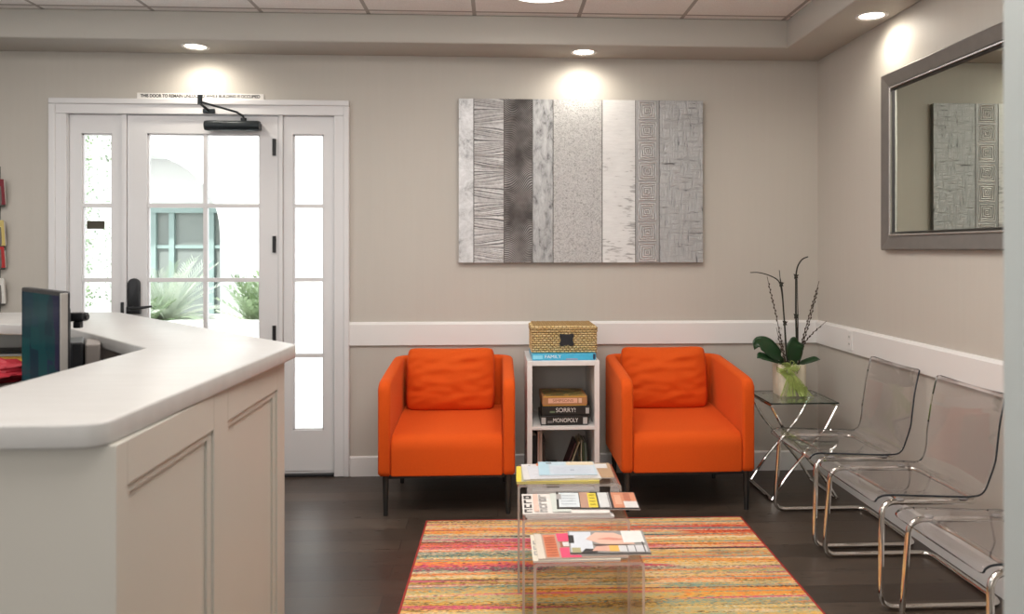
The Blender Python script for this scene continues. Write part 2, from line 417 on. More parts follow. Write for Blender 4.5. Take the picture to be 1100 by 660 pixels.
pg1 = plain('pale_frond', (.40, .50, .34), .6, var=.2); pg2 = plain('green_frond', (.22, .31, .16), .6, var=.2); pg3 = plain('white_frond', (.66, .72, .62), .6, var=.1)
frond_plant('cycad', 'pale feathery cycad outside behind the left glass of the entrance door', (-3.25, 8.02, .64), 60, .72, .14, [pg1, pg3, pg3], .75, True, 3)
frond_plant('garden_shrub', 'loose green shrub outside behind the lower panes of the entrance door', (-2.36, 7.95, .62), 34, .55, .13, [pg2, pg1], .4, False, 5, (.5, 1.45))
frond_plant('garden_shrub', 'small yellow green shrub outside beneath the feathery cycad', (-3.32, 7.78, .64), 22, .34, .10, [pg2, pg1], .6, False, 9, (.4, 1.2))
# ivy covered column
iv = thing('ivy_column', 'white garden column covered in climbing ivy seen through the narrow sidelight', 'column', (-3.74, 7.35, -.02))
MB().box(-.22, .22, -.2, .2, 0, 3.6, .02).build('column_shaft', plain('column_white', (.84, .84, .82), .9), iv)
m = MB(); rnd = random.Random(11)
for i in range(2600):
    z = rnd.uniform(.9, 3.5); fx = rnd.random() < .75
    if fx: p = Vector((rnd.uniform(-.24, .24), -.21 - rnd.uniform(0, .06), z)); nrm = Vector((0, -1, .3))
    else: p = Vector((rnd.choice((-.23, .23)), rnd.uniform(-.2, .2), z)); nrm = Vector((math.copysign(1, p.x), 0, .3))
    nrm = (nrm + Vector((rnd.uniform(-.6, .6), rnd.uniform(-.3, .3), rnd.uniform(-.5, .5)))).normalized()
    u = nrm.orthogonal().normalized(); v = nrm.cross(u); a = rnd.uniform(0, 2 * PI); u, v = u * math.cos(a) + v * math.sin(a), v * math.cos(a) - u * math.sin(a)
    s_ = rnd.uniform(.009, .018); m.face([p - u * s_, p - v * s_ * .7, p + u * s_ * 1.2, p + v * s_ * .7], rnd.choice((0, 0, 1, 2)))
m.build('ivy_leaves', [plain('ivy_green', (.14, .22, .11), .6, var=.3), plain('ivy_light', (.21, .29, .17), .6, var=.3), pg2], iv, normals=False)
frond_plant('garden_shrub', 'low green shrub outside at the foot of the ivy column', (-3.60, 6.72, .55), 18, .27, .09, [pg1, pg2], .5, False, 21, (.5, 1.4))
MB().lathe([(.16, -.57), (.2, 0), (.18, .02)], n=16).build('pot', plain('garden_pot', (.7, .66, .6), .8), bpy.data.objects['garden_shrub.002'])

# ------------------------------------------------------------------ reception desk
rd = thing('reception_desk', 'white reception desk with pale wraparound countertop and recessed side panels', 'reception desk')
outer = [(-.637, 2.568), (-1.815, 3.93), (-3.3, 3.95)]
inner = [(-3.3, 3.34), (-2.0, 3.33), (-1.717, 3.241), (-1.068, 2.493), (-1.09, 1.408)]
top = [Vector(p) for p in ([(-.680, 1.408)] + outer + inner)]
topf = fillet(top, [.05, .012, 0, 0, 0, .02, 0, 0, 0], 6, closed=True)
MB().prism([(p.x, p.y) for p in topf], 'z', 1.027, 1.07, bev=.005, seg=3).build('countertop', M['counter'], rd, smooth=True)
base = [(-.680, 1.44), (-.680, 2.535), (-1.835, 3.89), (-3.28, 3.905), (-3.28, 3.79), (-1.90, 3.78), (-1.05, 2.79), (-1.05, 1.44)]
base = [(-.680, 1.44), (-.680, 2.535), (-1.835, 3.89), (-3.28, 3.905), (-3.28, 3.79), (-1.92, 3.77), (-.90, 2.57), (-.90, 1.47), (-1.9, 1.47), (-1.9, 1.44)]
MB().prism(base, 'z', 0, 1.027).build('desk_base', M['desk'], rd)
m = MB(); X0, X1 = -.681, -.668   # raised stiles and rails on the side
for y0, y1 in ((1.44, 1.483), (1.924, 2.022), (2.466, 2.548)): m.box(X0, X1, y0, y1, 0, 1.026, .0015)
for y0, y1 in ((1.483, 1.924), (2.022, 2.466)): m.box(X0, X1, y0, y1, .944, 1.026, .0015); m.box(X0, X1, y0, y1, 0, .14, .0015)
# stepped inner moulding
for y0, y1 in ((1.483, 1.924), (2.022, 2.466)):
    m.box(X0, X0 + .007, y1 - .028, y1, .14, .944); m.box(X0, X0 + .007, y0, y0 + .02, .14, .944); m.box(X0, X0 + .007, y0 + .02, y1 - .028, .926, .944); m.box(X0, X0 + .007, y0 + .02, y1 - .028, .14, .16)
m.build('panel_frame', M['desk'], rd)
MB().prism([(-.905, 1.475), (-.905, 2.56), (-1.925, 3.765), (-3.25, 3.785), (-3.25, 3.2), (-2.2, 3.15), (-1.65, 2.5), (-1.65, 1.475)], 'z', .70, .735).build('work_surface', M['deskdark'], rd)
m = MB(); m.prism([(-1.925, 3.755), (-2.3, 3.76), (-3.25, 3.775), (-3.25, 3.05), (-1.74, 3.05), (-1.72, 3.42)], 'z', .835, .86); m.box(-1.80, -1.77, 3.06, 3.4, .735, .835); m.build('inner_shelf', M['deskdark'], rd)
MB().prism([(-.91, 2.585), (-1.9, 3.75), (-1.93, 3.72), (-.94, 2.56)], 'z', .735, 1.026).build('inner_panel', M['deskdark'], rd)

# monitor
mon = thing('computer_monitor', 'flat black computer monitor with a lit screen standing behind the reception counter', 'monitor', (-1.486, 2.681, .735), math.atan2(-.316, .298))
W_, H_ = .217, .335
m = MB(); m.box(-W_, W_, 0, .028, .17, .17 + H_, .006); m.box(-W_ + .06, W_ - .06, .028, .05, .2, .46, .015); m.build('bezel', [M['black']], mon)
MB().box(W_ - .0008, W_ + .0022, -.001, .02, .172, .50, .001).build('side_edge', plain('silver_edge', (.42, .40, .38), .3, .5), mon)
def mat_screen():
    t = NT('lit_screen'); v = t.coords()
    vo = t.n('TexVoronoi', ins={'Vector': t.coords((1, 1, .8)), 'Scale': 11}); vo.distance = 'CHEBYCHEV'
    c = t.ramp(vo.outputs['Color'], [(0, (.012, .02, .045)), (.35, (.010, .05, .055)), (.55, (.006, .12, .10)), (.75, (.03, .02, .08)), (1, (.07, .03, .045))])
    c = t.mix(.45, c, (.03, .045, .075))
    b = t.n('BsdfGlossy', ins={'Color': (.06, .06, .06), 'Roughness': .15}); e = t.n('Emission', ins={0: c, 1: .5})
    return t.finish(t.n('AddShader', ins={0: b, 1: e}))
MB().box(-W_ + .014, W_ - .014, -.0015, .002, .186, .17 + H_ - .014).build('screen', mat_screen(), mon)
m = MB(); m.box(-.04, .04, .05, .085, .02, .33, .006); m.box(-.12, .12, -.05, .14, 0, .016, .005); m.build('monitor_stand', M['black'], mon)
wc = thing('webcam', 'small black webcam on a thin bracket beside the computer monitor', 'webcam', (-1.355, 2.66, 1.150))
m = MB(); m.box(-.026, .026, -.018, .018, -.012, .016, .005); m.box(-.01, .012, -.012, .012, -.034, -.012, .003); m.tube([(.026, 0, .002), (.032, 0, .002)], .010, 12); m.build('camera_body', M['black'], wc, smooth=True)
m = MB(); m.box(-.056, -.02, -.006, .006, -.014, -.007); m.build('bracket', M['black'], wc)
m = MB(); m.tube(fillet([(-.05, 0, -.012), (-.056, .0, -.05), (-.055, .01, -.14), (-.05, .03, -.28), (-.02, .05, -.395)], .03), .0022, 6); m.build('cable', M['black'], wc)
fb = thing('document_holder', 'upright grey and black file holder behind the computer monitor', 'file holder', (-1.42, 2.83, .735), .44)
m = MB(); m.box(-.06, .0, -.10, .10, 0, .325, .006); m.build('side_panel', M['black'], fb); m = MB(); m.box(.004, .05, -.10, .10, 0, .318, .006); m.build('front_panel', M['deskgrey'], fb)
f = thing('folder', 'yellow paper folder lying on the shelf inside the reception desk', 'folder', (-2.08, 3.37, .861), .12)
MB().box(-.16, .16, -.08, .08, 0, .062, .004).build('cover', plain('yellow_card', (.90, .56, .10), .6), f)
f2 = thing('binder', 'dark ring binder lying behind the yellow folder inside the reception desk', 'binder', (-2.17, 3.60, .861), .05)
m = MB(); m.box(-.16, .16, -.08, .08, 0, .006, .001); m.box(-.16, .16, -.08, .08, .066, .072, .001); m.box(-.164, -.158, -.08, .08, 0, .072, .001); m.build('cover', M['black'], f2)
MB().box(-.15, .15, -.075, .075, .045, .062).build('paper_block', M['paper'], f2)
def crumple(u, v):
    a = u * 2 * PI; b = (v - .5) * PI; r = .105 * (1 + .35 * noise.noise(Vector((math.cos(a) * 1.6 * math.cos(b), math.sin(a) * 1.6 * math.cos(b), math.sin(b) * 1.6 + 3))) + .14 * noise.noise(Vector((math.cos(a) * 5, math.sin(a) * 5, b * 4))))
    return (r * math.cos(a) * math.cos(b) * 1.25, r * math.sin(a) * math.cos(b), max(0, .036 + r * .45 * math.sin(b)))
tag(MB().grid(crumple, 40, 24, closeu=True).build('red_cloth', plain('crimson_cloth', (.30, .006, .018), .6, var=.4, scale=12), None, True, (-1.95, 3.18, .860), normals=False), 'crumpled red cloth on the shelf inside the reception desk', 'cloth')

# ------------------------------------------------------------------ wall rack of leaflets
rk = thing('wall_mounted_rack', 'dark wall rack with curved pockets on the wall left of the entrance door', 'rack', (-3.105, D, 0))
m = MB(); m.box(-.17, .17, -.012, 0, .98, 1.86); m.build('back_plate', M['darkmetal'], rk)
for i, z in enumerate((1.62, 1.38, 1.25, 1.04)):
    def pk(u, v, z=z):
        a = -PI / 2 + (u - .5) * PI; k = .35 + .65 * v ** .6
        return (.205 * math.sin((u - .5) * PI), -.014 - .10 * k * abs(math.cos((u - .5) * PI)) ** .6, z + .12 * v)
    m = MB(); m.grid(pk, 18, 6); o = m.build('pocket', M['rackgrey'], rk, True, normals=False)
    md = o.modifiers.new('s', 'SOLIDIFY'); md.thickness = .004
    cols = [(.20, .02, .03), (.62, .50, .18), (.45, .03, .03), (.75, .74, .70)]
    g = thing('leaflet', ['maroon leaflet standing in the topmost pocket of the wall rack', 'yellowish leaflet in the second pocket of the wall rack', 'red leaflet in the third pocket of the wall rack', 'white and black leaflet in the lowest pocket of the wall rack'][i], 'leaflet', (-2.998, D - .03, z + .012), 0, 'leaflets in the wall rack')
    MB().box(-.11, .11, -.006, 0, 0, .15 if i != 2 else .125, .001, rot=Matrix.Rotation(.12, 4, 'X')).build('cover', plain('leaflet_%s' % 'abcd'[i], cols[i], .5), g)
    MB().box(-.105, .112, .001, .006, 0, .145 if i != 2 else .10, .001, rot=Matrix.Rotation(.12, 4, 'X')).build('pages', M['paper'], g)

# ------------------------------------------------------------------ armchairs
def make_armchair(label, loc):
    root = thing('armchair', label, 'armchair', loc, 0, 'orange armchairs by the bookcase')
    hw, th = .35, .062
    # plan path (centre line of the shell), from front left to front right
    c = hw - th / 2; yf, yb = -.365, .335
    path = fillet([(-c, yf, 0), (-c, yb, 0), (c, yb, 0), (c, yf, 0)], [0, .085, .085, 0], 8)
    dense = []
    for a, b in zip(path, path[1:]):
        n = max(1, int((b - a).length / .03)) if (b - a).length > .05 else 1
        for k in range(n): dense.append(a.lerp(b, k / n))
    dense.append(path[-1])
    ends = []
    for k in (0, .004, .012, .024, .040): ends.append(k)
    dense = [Vector((-c, yf + k, 0)) for k in ends] + [p for p in dense[1:-1] if p.y > yf + .045 or abs(p.x) < c - .001] + [Vector((c, yf + k, 0)) for k in ends[::-1]]
    m = MB(); rings = []; N = len(dense)
    for i, p in enumerate(dense):
        d = (dense[min(i + 1, N - 1)] - dense[max(i - 1, 0)]).normalized(); nrm = Vector((d.y, -d.x, 0))  # to the right of travel = inside? sign handled below
        e = p.y - yf
        zt = .690 + (.738 - .690) * min(1, max(0, e / .62)) ** .8
        zb = .205
        if e < .055: zt -= .055 - math.sqrt(max(0, .055 ** 2 - (.055 - e) ** 2))
        if e < .03: zb += .03 - math.sqrt(max(0, .03 ** 2 - (.03 - e) ** 2))
        t2 = th / 2; 
        if e < .012: t2 -= .008 * (1 - e / .012)
        r = .022; sec = [(-t2, zb + .01), (-t2, zb + (zt - zb) * .33), (-t2, zb + (zt - zb) * .66), (-t2, zt - r)]
        sec += [(-t2 + r - r * math.cos(a), zt - r + r * math.sin(a)) for a in (PI / 6, PI / 3, PI / 2)]
        sec += [(t2 - r + r * math.sin(a), zt - r + r * math.cos(a)) for a in (0, PI / 6, PI / 3)]
        sec += [(t2, zt - r), (t2, zb + (zt - zb) * .66), (t2, zb + (zt - zb) * .33), (t2, zb + .01), (t2 - .01, zb), (-t2 + .01, zb)]
        rings.append([m.b.verts.new((p.x + nrm.x * q[0], p.y + nrm.y * q[0], q[1])) for q in sec])
    for A, B in zip(rings, rings[1:]):
        L = len(A)
        for k in range(L): m.b.faces.new((A[k], A[(k + 1) % L], B[(k + 1) % L], B[k]))
    m.b.faces.new(rings[0][::-1]); m.b.faces.new(rings[-1])
    m.build('shell', M['orange'], root, True)
    # seat block with rounded front edge
    prof = fillet([(-.358, .207, 0), (-.362, .410, 0), (.28, .452, 0), (.28, .207, 0)], [.008, .075, .01, .005], 8, closed=True)
    m = MB(); m.prism([(p.x, p.y) for p in prof], 'x', -.287, .287, bev=.012, seg=3); m.build('seat', M['orange'], root, True)
    # back cushion
    def cush(u, v, side):
        a, b = 2 * u - 1, 2 * v - 1
        ea = (1 - abs(a) ** 4); eb = (1 - abs(b) ** 4)
        tt = (max(0, ea) ** .45) * (max(0, eb) ** .45)
        puff = .055 + .035 * (1 - a * a) * (1 - b * b)
        x = a * .256 * (1 - .02 * (b * b) - .05 * abs(a * b) ** 7) ; z = b * .180 * (1 - .02 * a * a - .07 * abs(a * b) ** 7) + .012 * a * a * (b > 0) * b
        y = -side * tt * puff
        if side > 0:
            wr = math.sin(14 * (b + .5 * a * a * (1 if a < 0 else -.6)) + 2.5 * noise.noise(Vector((a * 1.5, b * 1.2, 1)))) * noise.noise(Vector((a * 1.3 + 5, b * 2.1, 2)))
            edge = .35 + .65 * abs(a)
            y += tt * .016 * wr * edge + tt * .010 * noise.noise(Vector((a * 3, b * 5, 7)))
            # soft crease near the lower third
            y += tt * .010 * math.exp(-((b + .48 - .18 * a * a) / .10) ** 2) * (.4 + .6 * abs(a))
        return (x, y, z)
    m = MB(); m.grid(lambda u, v: cush(u, v, 1), 44, 36); m.grid(lambda u, v: cush(u, v, -1), 44, 36)
    bmesh.ops.remove_doubles(m.b, verts=m.b.verts[:], dist=.0006)
    m.build('back_cushion', M['orange'], root, 'all', (-.012, .200, .612), (-.20, 0, 0))
    m = MB(); m.box(-.30, .30, -.33, .30, .19, .207); m.build('underframe', M['black'], root)
    for x, y in ((-.315, -.325), (.315, -.325), (-.30, .255), (.30, .255)):
        m = MB(); m.tube([(x, y, .206), (x, y, .1), (x, y, 0)], [.017, .0145, .012], 12); m.build('leg', M['darkmetal'], root, True)
    return root
arm1 = make_armchair('orange fabric armchair on the dark floor between the glazed door and the bookcase', (-.262, 4.478, 0))
arm2 = copy_tree(arm1); arm2.location = (.99, 4.478, 0); arm2['label'] = 'orange fabric armchair between the white bookcase and the glass side table'

# ------------------------------------------------------------------ bookcase, games, basket
bc = thing('bookcase', 'narrow white two-cube bookcase standing between the orange armchairs', 'bookcase', (.358, 4.60, 0))
y0, y1, hw = -.23, .23, .199
for x0, x1 in ((-hw, -hw + .028), (hw - .028, hw)): MB().box(x0, x1, y0, y1, 0, .758, .0015).build('side_panel', M['white'], bc)
MB().box(-hw + .028, hw - .028, y0, y1, .732, .758, .0015).build('top_panel', M['white'], bc)
MB().box(-hw + .028, hw - .028, y0, y1, .381, .398, .0015).build('shelf', M['white'], bc)
MB().box(-hw + .028, hw - .028, y0, y1, .03, .05, .0015).build('bottom_panel', M['white'], bc)
MB().box(-hw + .028, hw - .028, y0 + .01, y0 + .02, 0, .03).build('plinth', M['white'], bc)
MB().box(-hw + .028, hw - .028, y1 - .008, y1 - .002, .05, .732).build('back_panel', M['whiteback'], bc)

def game_box(name, label, loc, rz, sx, sy, h, body, front, txt, tsize, tw, tcol, group, ends=(), lid=None, top=None, tz=.5, tx=0):
    g = thing(name, label, 'board game', loc, rz, group)
    MB().box(-sx / 2 + .003, sx / 2 - .003, -sy / 2 + .003, sy / 2 - .003, 0, h - .004, .001).build('tray', body, g)
    lid_o = MB().box(-sx / 2, sx / 2, -sy / 2, sy / 2, h * .12, h, .0015).build('lid', front, g)
    if txt: lettering('lettering', txt, tsize, tcol, lid_o, (tx, -sy / 2 - .0006, h * (tz + .06)), (PI / 2, 0, 0), tw)
    for x0, x1, z0, z1, mt in ends: MB().box(x0, x1, -sy / 2 - .0008, -sy / 2 + .001, z0, z1).build('label_patch', mt, g)
    if top: MB().box(-sx / 2 + .012, sx / 2 - .012, -sy / 2 + .012, sy / 2 - .012, h - .001, h + .0006).build('cover_picture', top, g)
    return g
blk = plain('black_box_card', (.012, .011, .011), .4); grey_l = plain('grey_box_label', (.42, .41, .40), .5); wht = plain('white_print', (.70, .68, .66), .5)
gt = 'board games stacked on the bookcase shelf'
game_box('board_game', 'black MONOPOLY game box at the bottom of the bookcase stack', (.367, 4.535, .398), .0, .266, .266, .052, blk, blk, 'MONOPOLY', .032, .138, wht, gt,
         ((-.128, -.104, .008, .044, grey_l), (.102, .126, .008, .044, grey_l), (-.094, -.066, .014, .026, plain('dim_print', (.16, .15, .15), .5))), tx=.005, tz=.47)
game_box('board_game', 'black SORRY! game box in the middle of the bookcase stack', (.378, 4.54, .4505), -.015, .268, .266, .054, blk, blk, 'SORRY!', .034, .108, wht, gt,
         ((.108, .127, .012, .044, grey_l), (-.090, -.062, .016, .026, plain('dim_green', (.12, .17, .10), .5))), tz=.5, tx=-.002)
def mat_cover(name, cols, sc):
    t = NT(name); n = t.noise(t.coords(), sc, 3, .6, 1.0)
    k = len(cols); return t.bsdf(t.ramp(n.outputs[0], [(.25 + .5 * i / (k - 1), c) for i, c in enumerate(cols)]), .45)
tan = plain('tan_game_card', (.40, .19, .08), .5, var=.1); gold = plain('gold_rim', (.55, .32, .06), .5, var=.1)
g3 = game_box('board_game', 'tan and gold game box with a printed lid on top of the bookcase stack', (.366, 4.53, .505), .02, .248, .250, .054, gold, tan, '', .02, .1, wht, gt,
         ((-.092, .070, .016, .042, plain('pink_band', (.72, .42, .30), .5)), (.076, .094, .016, .042, plain('pink_badge', (.70, .48, .36), .5)), (-.120, .120, .0475, .054, gold)), top=mat_cover('game_picture', [(.05, .03, .015), (.28, .14, .03), (.10, .13, .05), (.5, .3, .08), (.25, .05, .03)], 14))
lettering('lettering', 'SIMPSONS', .022, plain('brown_print', (.30, .10, .05), .5), g3, (-.01, -.1264, .029), (PI / 2, 0, 0), .115)
bl = plain('sky_blue_card', (.06, .42, .66), .4, var=.2, scale=30)
g4 = game_box('board_game', 'flat sky blue game box lying under the straw basket on the bookcase', (.362, 4.565, .758), .012, .352, .34, .036, bl, bl, '', .02, .1, wht, gt,
         ((-.172, -.118, .009, .029, plain('pale_blue_mark', (.25, .66, .86), .4)), (.010, .075, .004, .010, plain('mauve_mark', (.35, .30, .42), .4)), (.160, .172, .006, .034, plain('navy_mark', (.02, .03, .07), .4))))
lettering('lettering', 'FAMILY', .026, plain('white_print_b', (.8, .86, .9), .4), g4, (-.062, -.171, .02), (PI / 2, 0, 0), .09)
# straw basket
bk = thing('straw_basket', 'woven straw lidded box with a black metal label on top of the bookcase', 'basket', (.368, 4.585, .795), .008)
def wob(m, amp=.003):
    for v in m.b.verts: v.co += Vector((noise.noise(v.co * 40), noise.noise(v.co * 40 + Vector((9, 0, 0))), noise.noise(v.co * 40 + Vector((0, 9, 0))))) * amp
def woven(x, y, z0, z1, name):
    rows_ = max(2, round((z1 - z0) / .0125)); m = MB(); pts = []
    for k in range(rows_):
        za = z0 + (z1 - z0) * k / rows_; zb_ = z0 + (z1 - z0) * (k + 1) / rows_
        ring = [Vector(p) for p in fillet([(-x, -y, 0), (x, -y, 0), (x, y, 0), (-x, y, 0)], .012, 3, closed=True)]
        full = []
        for a, b in zip(ring, ring[1:] + ring[:1]):
            n = max(1, int((b - a).length / .011))
            for q in range(n): full.append(a.lerp(b, q / n))
        rr = (zb_ - za) * .52
        L = len(full)
        path = []; rad = []
        for i, p in enumerate(full):
            ph = (i + k) % 2
            out = Vector((p.x, p.y * (x / y), 0)).normalized() * (.0022 if ph else -.0014)
            path.append(Vector((p.x, p.y, (za + zb_) / 2)) + out); rad.append(rr * (1.05 if ph else .8))
        m.tube(path, rad, 6, closed=True)
    m.box(-x + .004, x - .004, -y + .004, y - .004, z0 + .002, z1 - .002)
    return m
woven(.177, .145, 0, .112, '').build('basket_body', M['wicker'], bk, True)
m = woven(.179, .147, .113, .142, ''); 
for k in range(11):
    yy = -.14 + .28 * k / 10
    m.tube([(-.174 + .348 * i / 24, yy, .141 + (.0015 if (i + k) % 2 else -.001)) for i in range(25)], .0105, 6)
m.build('basket_lid', M['wicker'], bk, True)
pts = []
for k in range(72):
    a = 2 * PI * k / 72; r = .033 / max(abs(math.cos(a)), abs(math.sin(a))) ** .95 * (.97 - .09 * math.cos(4 * a) + .03 * math.cos(12 * a))
    pts.append((r * 1.15 * math.cos(a) + .012, .072 + r * .98 * math.sin(a)))
MB().prism(pts, 'y', -.156, -.148, bev=.001).build('label_plate', M['black'], bk)

# books and magazines in the lower cube
def upright_book(label, x, w_, h, d, col, tilt=0, y=4.50, cat='book', z=.052):
    b = thing('book', label, cat, (x, y, z), 0, 'books in the lower cube of the bookcase'); R_ = Matrix.Rotation(tilt, 4, 'Y')
    cm = plain('book_cover', col, .5)
    m = MB(); m.box(-w_ / 2, -w_ / 2 + .002, 0, d, 0, h, rot=R_); m.box(w_ / 2 - .002, w_ / 2, 0, d, 0, h, rot=R_); m.box(-w_ / 2, w_ / 2, -.002, .001, 0, h, rot=R_); m.build('cover', cm, b)
    MB().box(-w_ / 2 + .002, w_ / 2 - .002, .001, d - .004, .003, h - .003, rot=R_).build('pages', M['paper'], b)
    return b
upright_book('thick black book upright at the left side of the lower cube', .205, .022, .27, .17, (.012, .011, .013))
upright_book('slim pinkish white book upright beside the thick black book', .228, .012, .293, .18, (.55, .36, .30))
upright_book('slim white book upright with orange foot beside the pinkish one', .2425, .011, .295, .18, (.58, .43, .36))
upright_book('dark brown book upright beside the slim white book in the lower cube', .258, .014, .24, .18, (.03, .015, .01))
upright_book('thin cream booklet leaning to the right in the lower cube', .372, .007, .245, .17, (.38, .32, .20), .36)
upright_book('thin dark red booklet leaning beside the cream booklet', .354, .008, .24, .17, (.07, .02, .02), .36)
upright_book('thin pale booklet standing nearly upright beside the leaning booklets', .470, .006, .24, .17, (.40, .34, .25), .0)
upright_book('thin olive green booklet upright near the right side of the lower cube', .482, .007, .23, .17, (.06, .08, .03), .0)
upright_book('grey green booklet upright against the right side of the lower cube', .500, .012, .225, .17, (.10, .12, .10), -.03)
fl = thing('book', 'flat dark book lying on the floor of the lower cube', 'book', (.305, 4.52, .0502), 0, 'books in the lower cube of the bookcase')
MB().box(-.035, .035, -.1, .1, 0, .10, .002).build('cover', plain('dark_book', (.02, .02, .018), .5), fl); MB().box(-.032, .032, -.1015, -.0995, .02, .08).build('pages', plain('dim_pages', (.16, .15, .12), .6), fl)

# ------------------------------------------------------------------ painting
def P_stripe(kind):
    t = NT('painted_stripe_' + kind)
    v = t.coords(); fine = t.noise(v, 45, 4, .6)
    if kind == 'pale':
        n = t.noise(v, 10, 5, .7, .6); c = t.ramp(n.outputs[0], [(.32, (.24, .24, .25)), (.46, (.50, .505, .515)), (.7, (.68, .685, .70))]); return t.bsdf(c, .4, .25, t.bump(fine.outputs[0], .4, .005))
    if kind == 'comb':
        z1 = t.noise(t.coords((1, 1, 1)), 3.5, 2, .5); sx = t.n('SeparateXYZ', ins={0: v})
        # combed strokes that tilt to and fro down the band
        tilt = t.math('MULTIPLY', t.math('SUBTRACT', sx.outputs[0], .18), t.math('MULTIPLY', t.math('SINE', t.math('MULTIPLY', sx.outputs[2], 34)), .17))
        zz = t.math('ADD', t.math('ADD', sx.outputs[2], tilt), t.math('MULTIPLY', z1.outputs[0], .025))
        n2 = t.n('TexNoise', noise_dimensions='1D', ins={'W': t.math('MULTIPLY', zz, 120), 'Scale': 1.0, 'Detail': 3, 'Roughness': .6})
        h = t.math('ADD', n2.outputs[0], t.math('MULTIPLY', t.math('SUBTRACT', fine.outputs[0], .5), .25))
        c = t.ramp(h, [(.34, (.13, .13, .135)), (.48, (.50, .50, .51)), (.62, (.72, .72, .73))]); return t.bsdf(c, .38, .15, t.bump(h, .9, .010))
    if kind == 'dark':
        sx = t.n('SeparateXYZ', ins={0: v})
        wob_ = t.math('MULTIPLY', t.noise(v, 3, 2).outputs[0], .16)
        q = t.math('ADD', t.math('MULTIPLY', sx.outputs[0], 21), t.math('MULTIPLY', t.noise(t.coords((.5, 1, 1)), 4, 1).outputs[0], 3))
        zz = t.math('ADD', t.math('ADD', sx.outputs[2], wob_), t.math('MULTIPLY', t.math('SINE', q), .045))
        wv = t.math('MULTIPLY_ADD', t.math('SINE', t.math('MULTIPLY', zz, 600)), .5, .5)
        n = t.noise(v, 5, 3, .6); m1 = t.math('MULTIPLY', wv, t.ramp(n.outputs[0], [(.34, (.10, .10, .10)), (.60, (1, 1, 1))]))
        c = t.mix(m1, (.055, .053, .053), (.44, .43, .43)); return t.bsdf(c, .38, .3, t.bump(wv, .6, .006))
    if kind == 'mid':
        n = t.noise(t.coords((2, 1, .8)), 14, 5, .7, .5); c = t.ramp(n.outputs[0], [(.32, (.11, .11, .115)), (.46, (.33, .335, .34)), (.7, (.50, .505, .515))]); return t.bsdf(c, .4, .3, t.bump(n.outputs[0], .6, .007))
    if kind == 'crackle':
        n = t.noise(v, 70, 4, .65, 1.8); c = t.ramp(n.outputs[0], [(.30, (.34, .34, .345)), (.43, (.60, .605, .615)), (.56, (.80, .805, .81))]); return t.bsdf(c, .45, .1, t.bump(n.outputs[0], 1.0, .018))
    if kind == 'scratch':
        n = t.noise(t.coords((3, 1, 16)), 5, 4, .6, .3); n2 = t.noise(v, 5, 2); h = t.math('MULTIPLY', n.outputs[0], n2.outputs[0]); c = t.ramp(h, [(.13, (.33, .33, .335)), (.18, (.66, .665, .67)), (.4, (.74, .745, .75))])
        return t.bsdf(c, .45, .1, t.bump(t.noise(t.coords((1, 1, 9)), 30, 2).outputs[0], .5, .004))
    if kind == 'squares':
        sx = t.n('SeparateXYZ', ins={0: v}); cell = .124
        wx = t.math('MULTIPLY', t.math('SUBTRACT', t.noise(v, 12, 2).outputs[0], .5), .02)
        ax = t.math('ABSOLUTE', t.math('ADD', t.math('SUBTRACT', sx.outputs[0], 1.149), wx)); fz = t.math('FRACT', t.math('DIVIDE', t.math('ADD', sx.outputs[2], 1.24), cell)); az = t.math('ABSOLUTE', t.math('MULTIPLY', t.math('SUBTRACT', fz, .5), cell))
        ch = t.math('ADD', t.math('MAXIMUM', ax, az), t.math('MULTIPLY', t.noise(v, 30, 2).outputs[0], .008)); w1 = t.math('MULTIPLY_ADD', t.math('SINE', t.math('MULTIPLY', ch, 480)), .5, .5)
        f = t.math('MULTIPLY', w1, t.math('LESS_THAN', ch, .060))
        c = t.mix(f, (.36, .36, .37), (.84, .84, .86)); c = t.mix(t.math('MULTIPLY', t.ramp(t.noise(v, 7, 3).outputs[0], [(.4, (0, 0, 0)), (.7, (1, 1, 1))]), .5), c, (.48, .48, .49)); return t.bsdf(c, .33, .25, t.bump(f, .9, .008))
    n = t.noise(t.coords((2, 1, 14)), 4.5, 4, .6, .4); n2 = t.noise(t.coords((14, 1, 2)), 4.5, 4, .6, .4); mx = t.math('MINIMUM', n.outputs[0], n2.outputs[0])
    c = t.ramp(mx, [(.28, (.10, .10, .105)), (.37, (.36, .365, .375)), (.6, (.46, .465, .475))]); return t.bsdf(c, .38, .35, t.bump(mx, .8, .012))
kinds = ['pale', 'comb', 'dark', 'mid', 'crackle', 'scratch', 'squares', 'grey']
fr = [0, .062, .184, .300, .384, .585, .722, .820, 1]
pa = thing('wall_painting', 'large silver and white abstract canvas of textured vertical stripes on the back wall', 'painting', (-.237, D, 1.289))
WP, HP = 1.492, .992
m = MB(); m.box(0, WP, -.038, -.003, 0, HP, .003)
for i in range(8):
    a, b = fr[i] * WP, fr[i + 1] * WP - (.004 if i < 7 else 0)
    m.box(a + (.001 if i else 0), b, -.0405, -.037, 0, HP, .001, mi=i + 1)
m.build('canvas', [plain('canvas_edge', (.12, .115, .11), .5)] + [P_stripe(k) for k in kinds], pa)

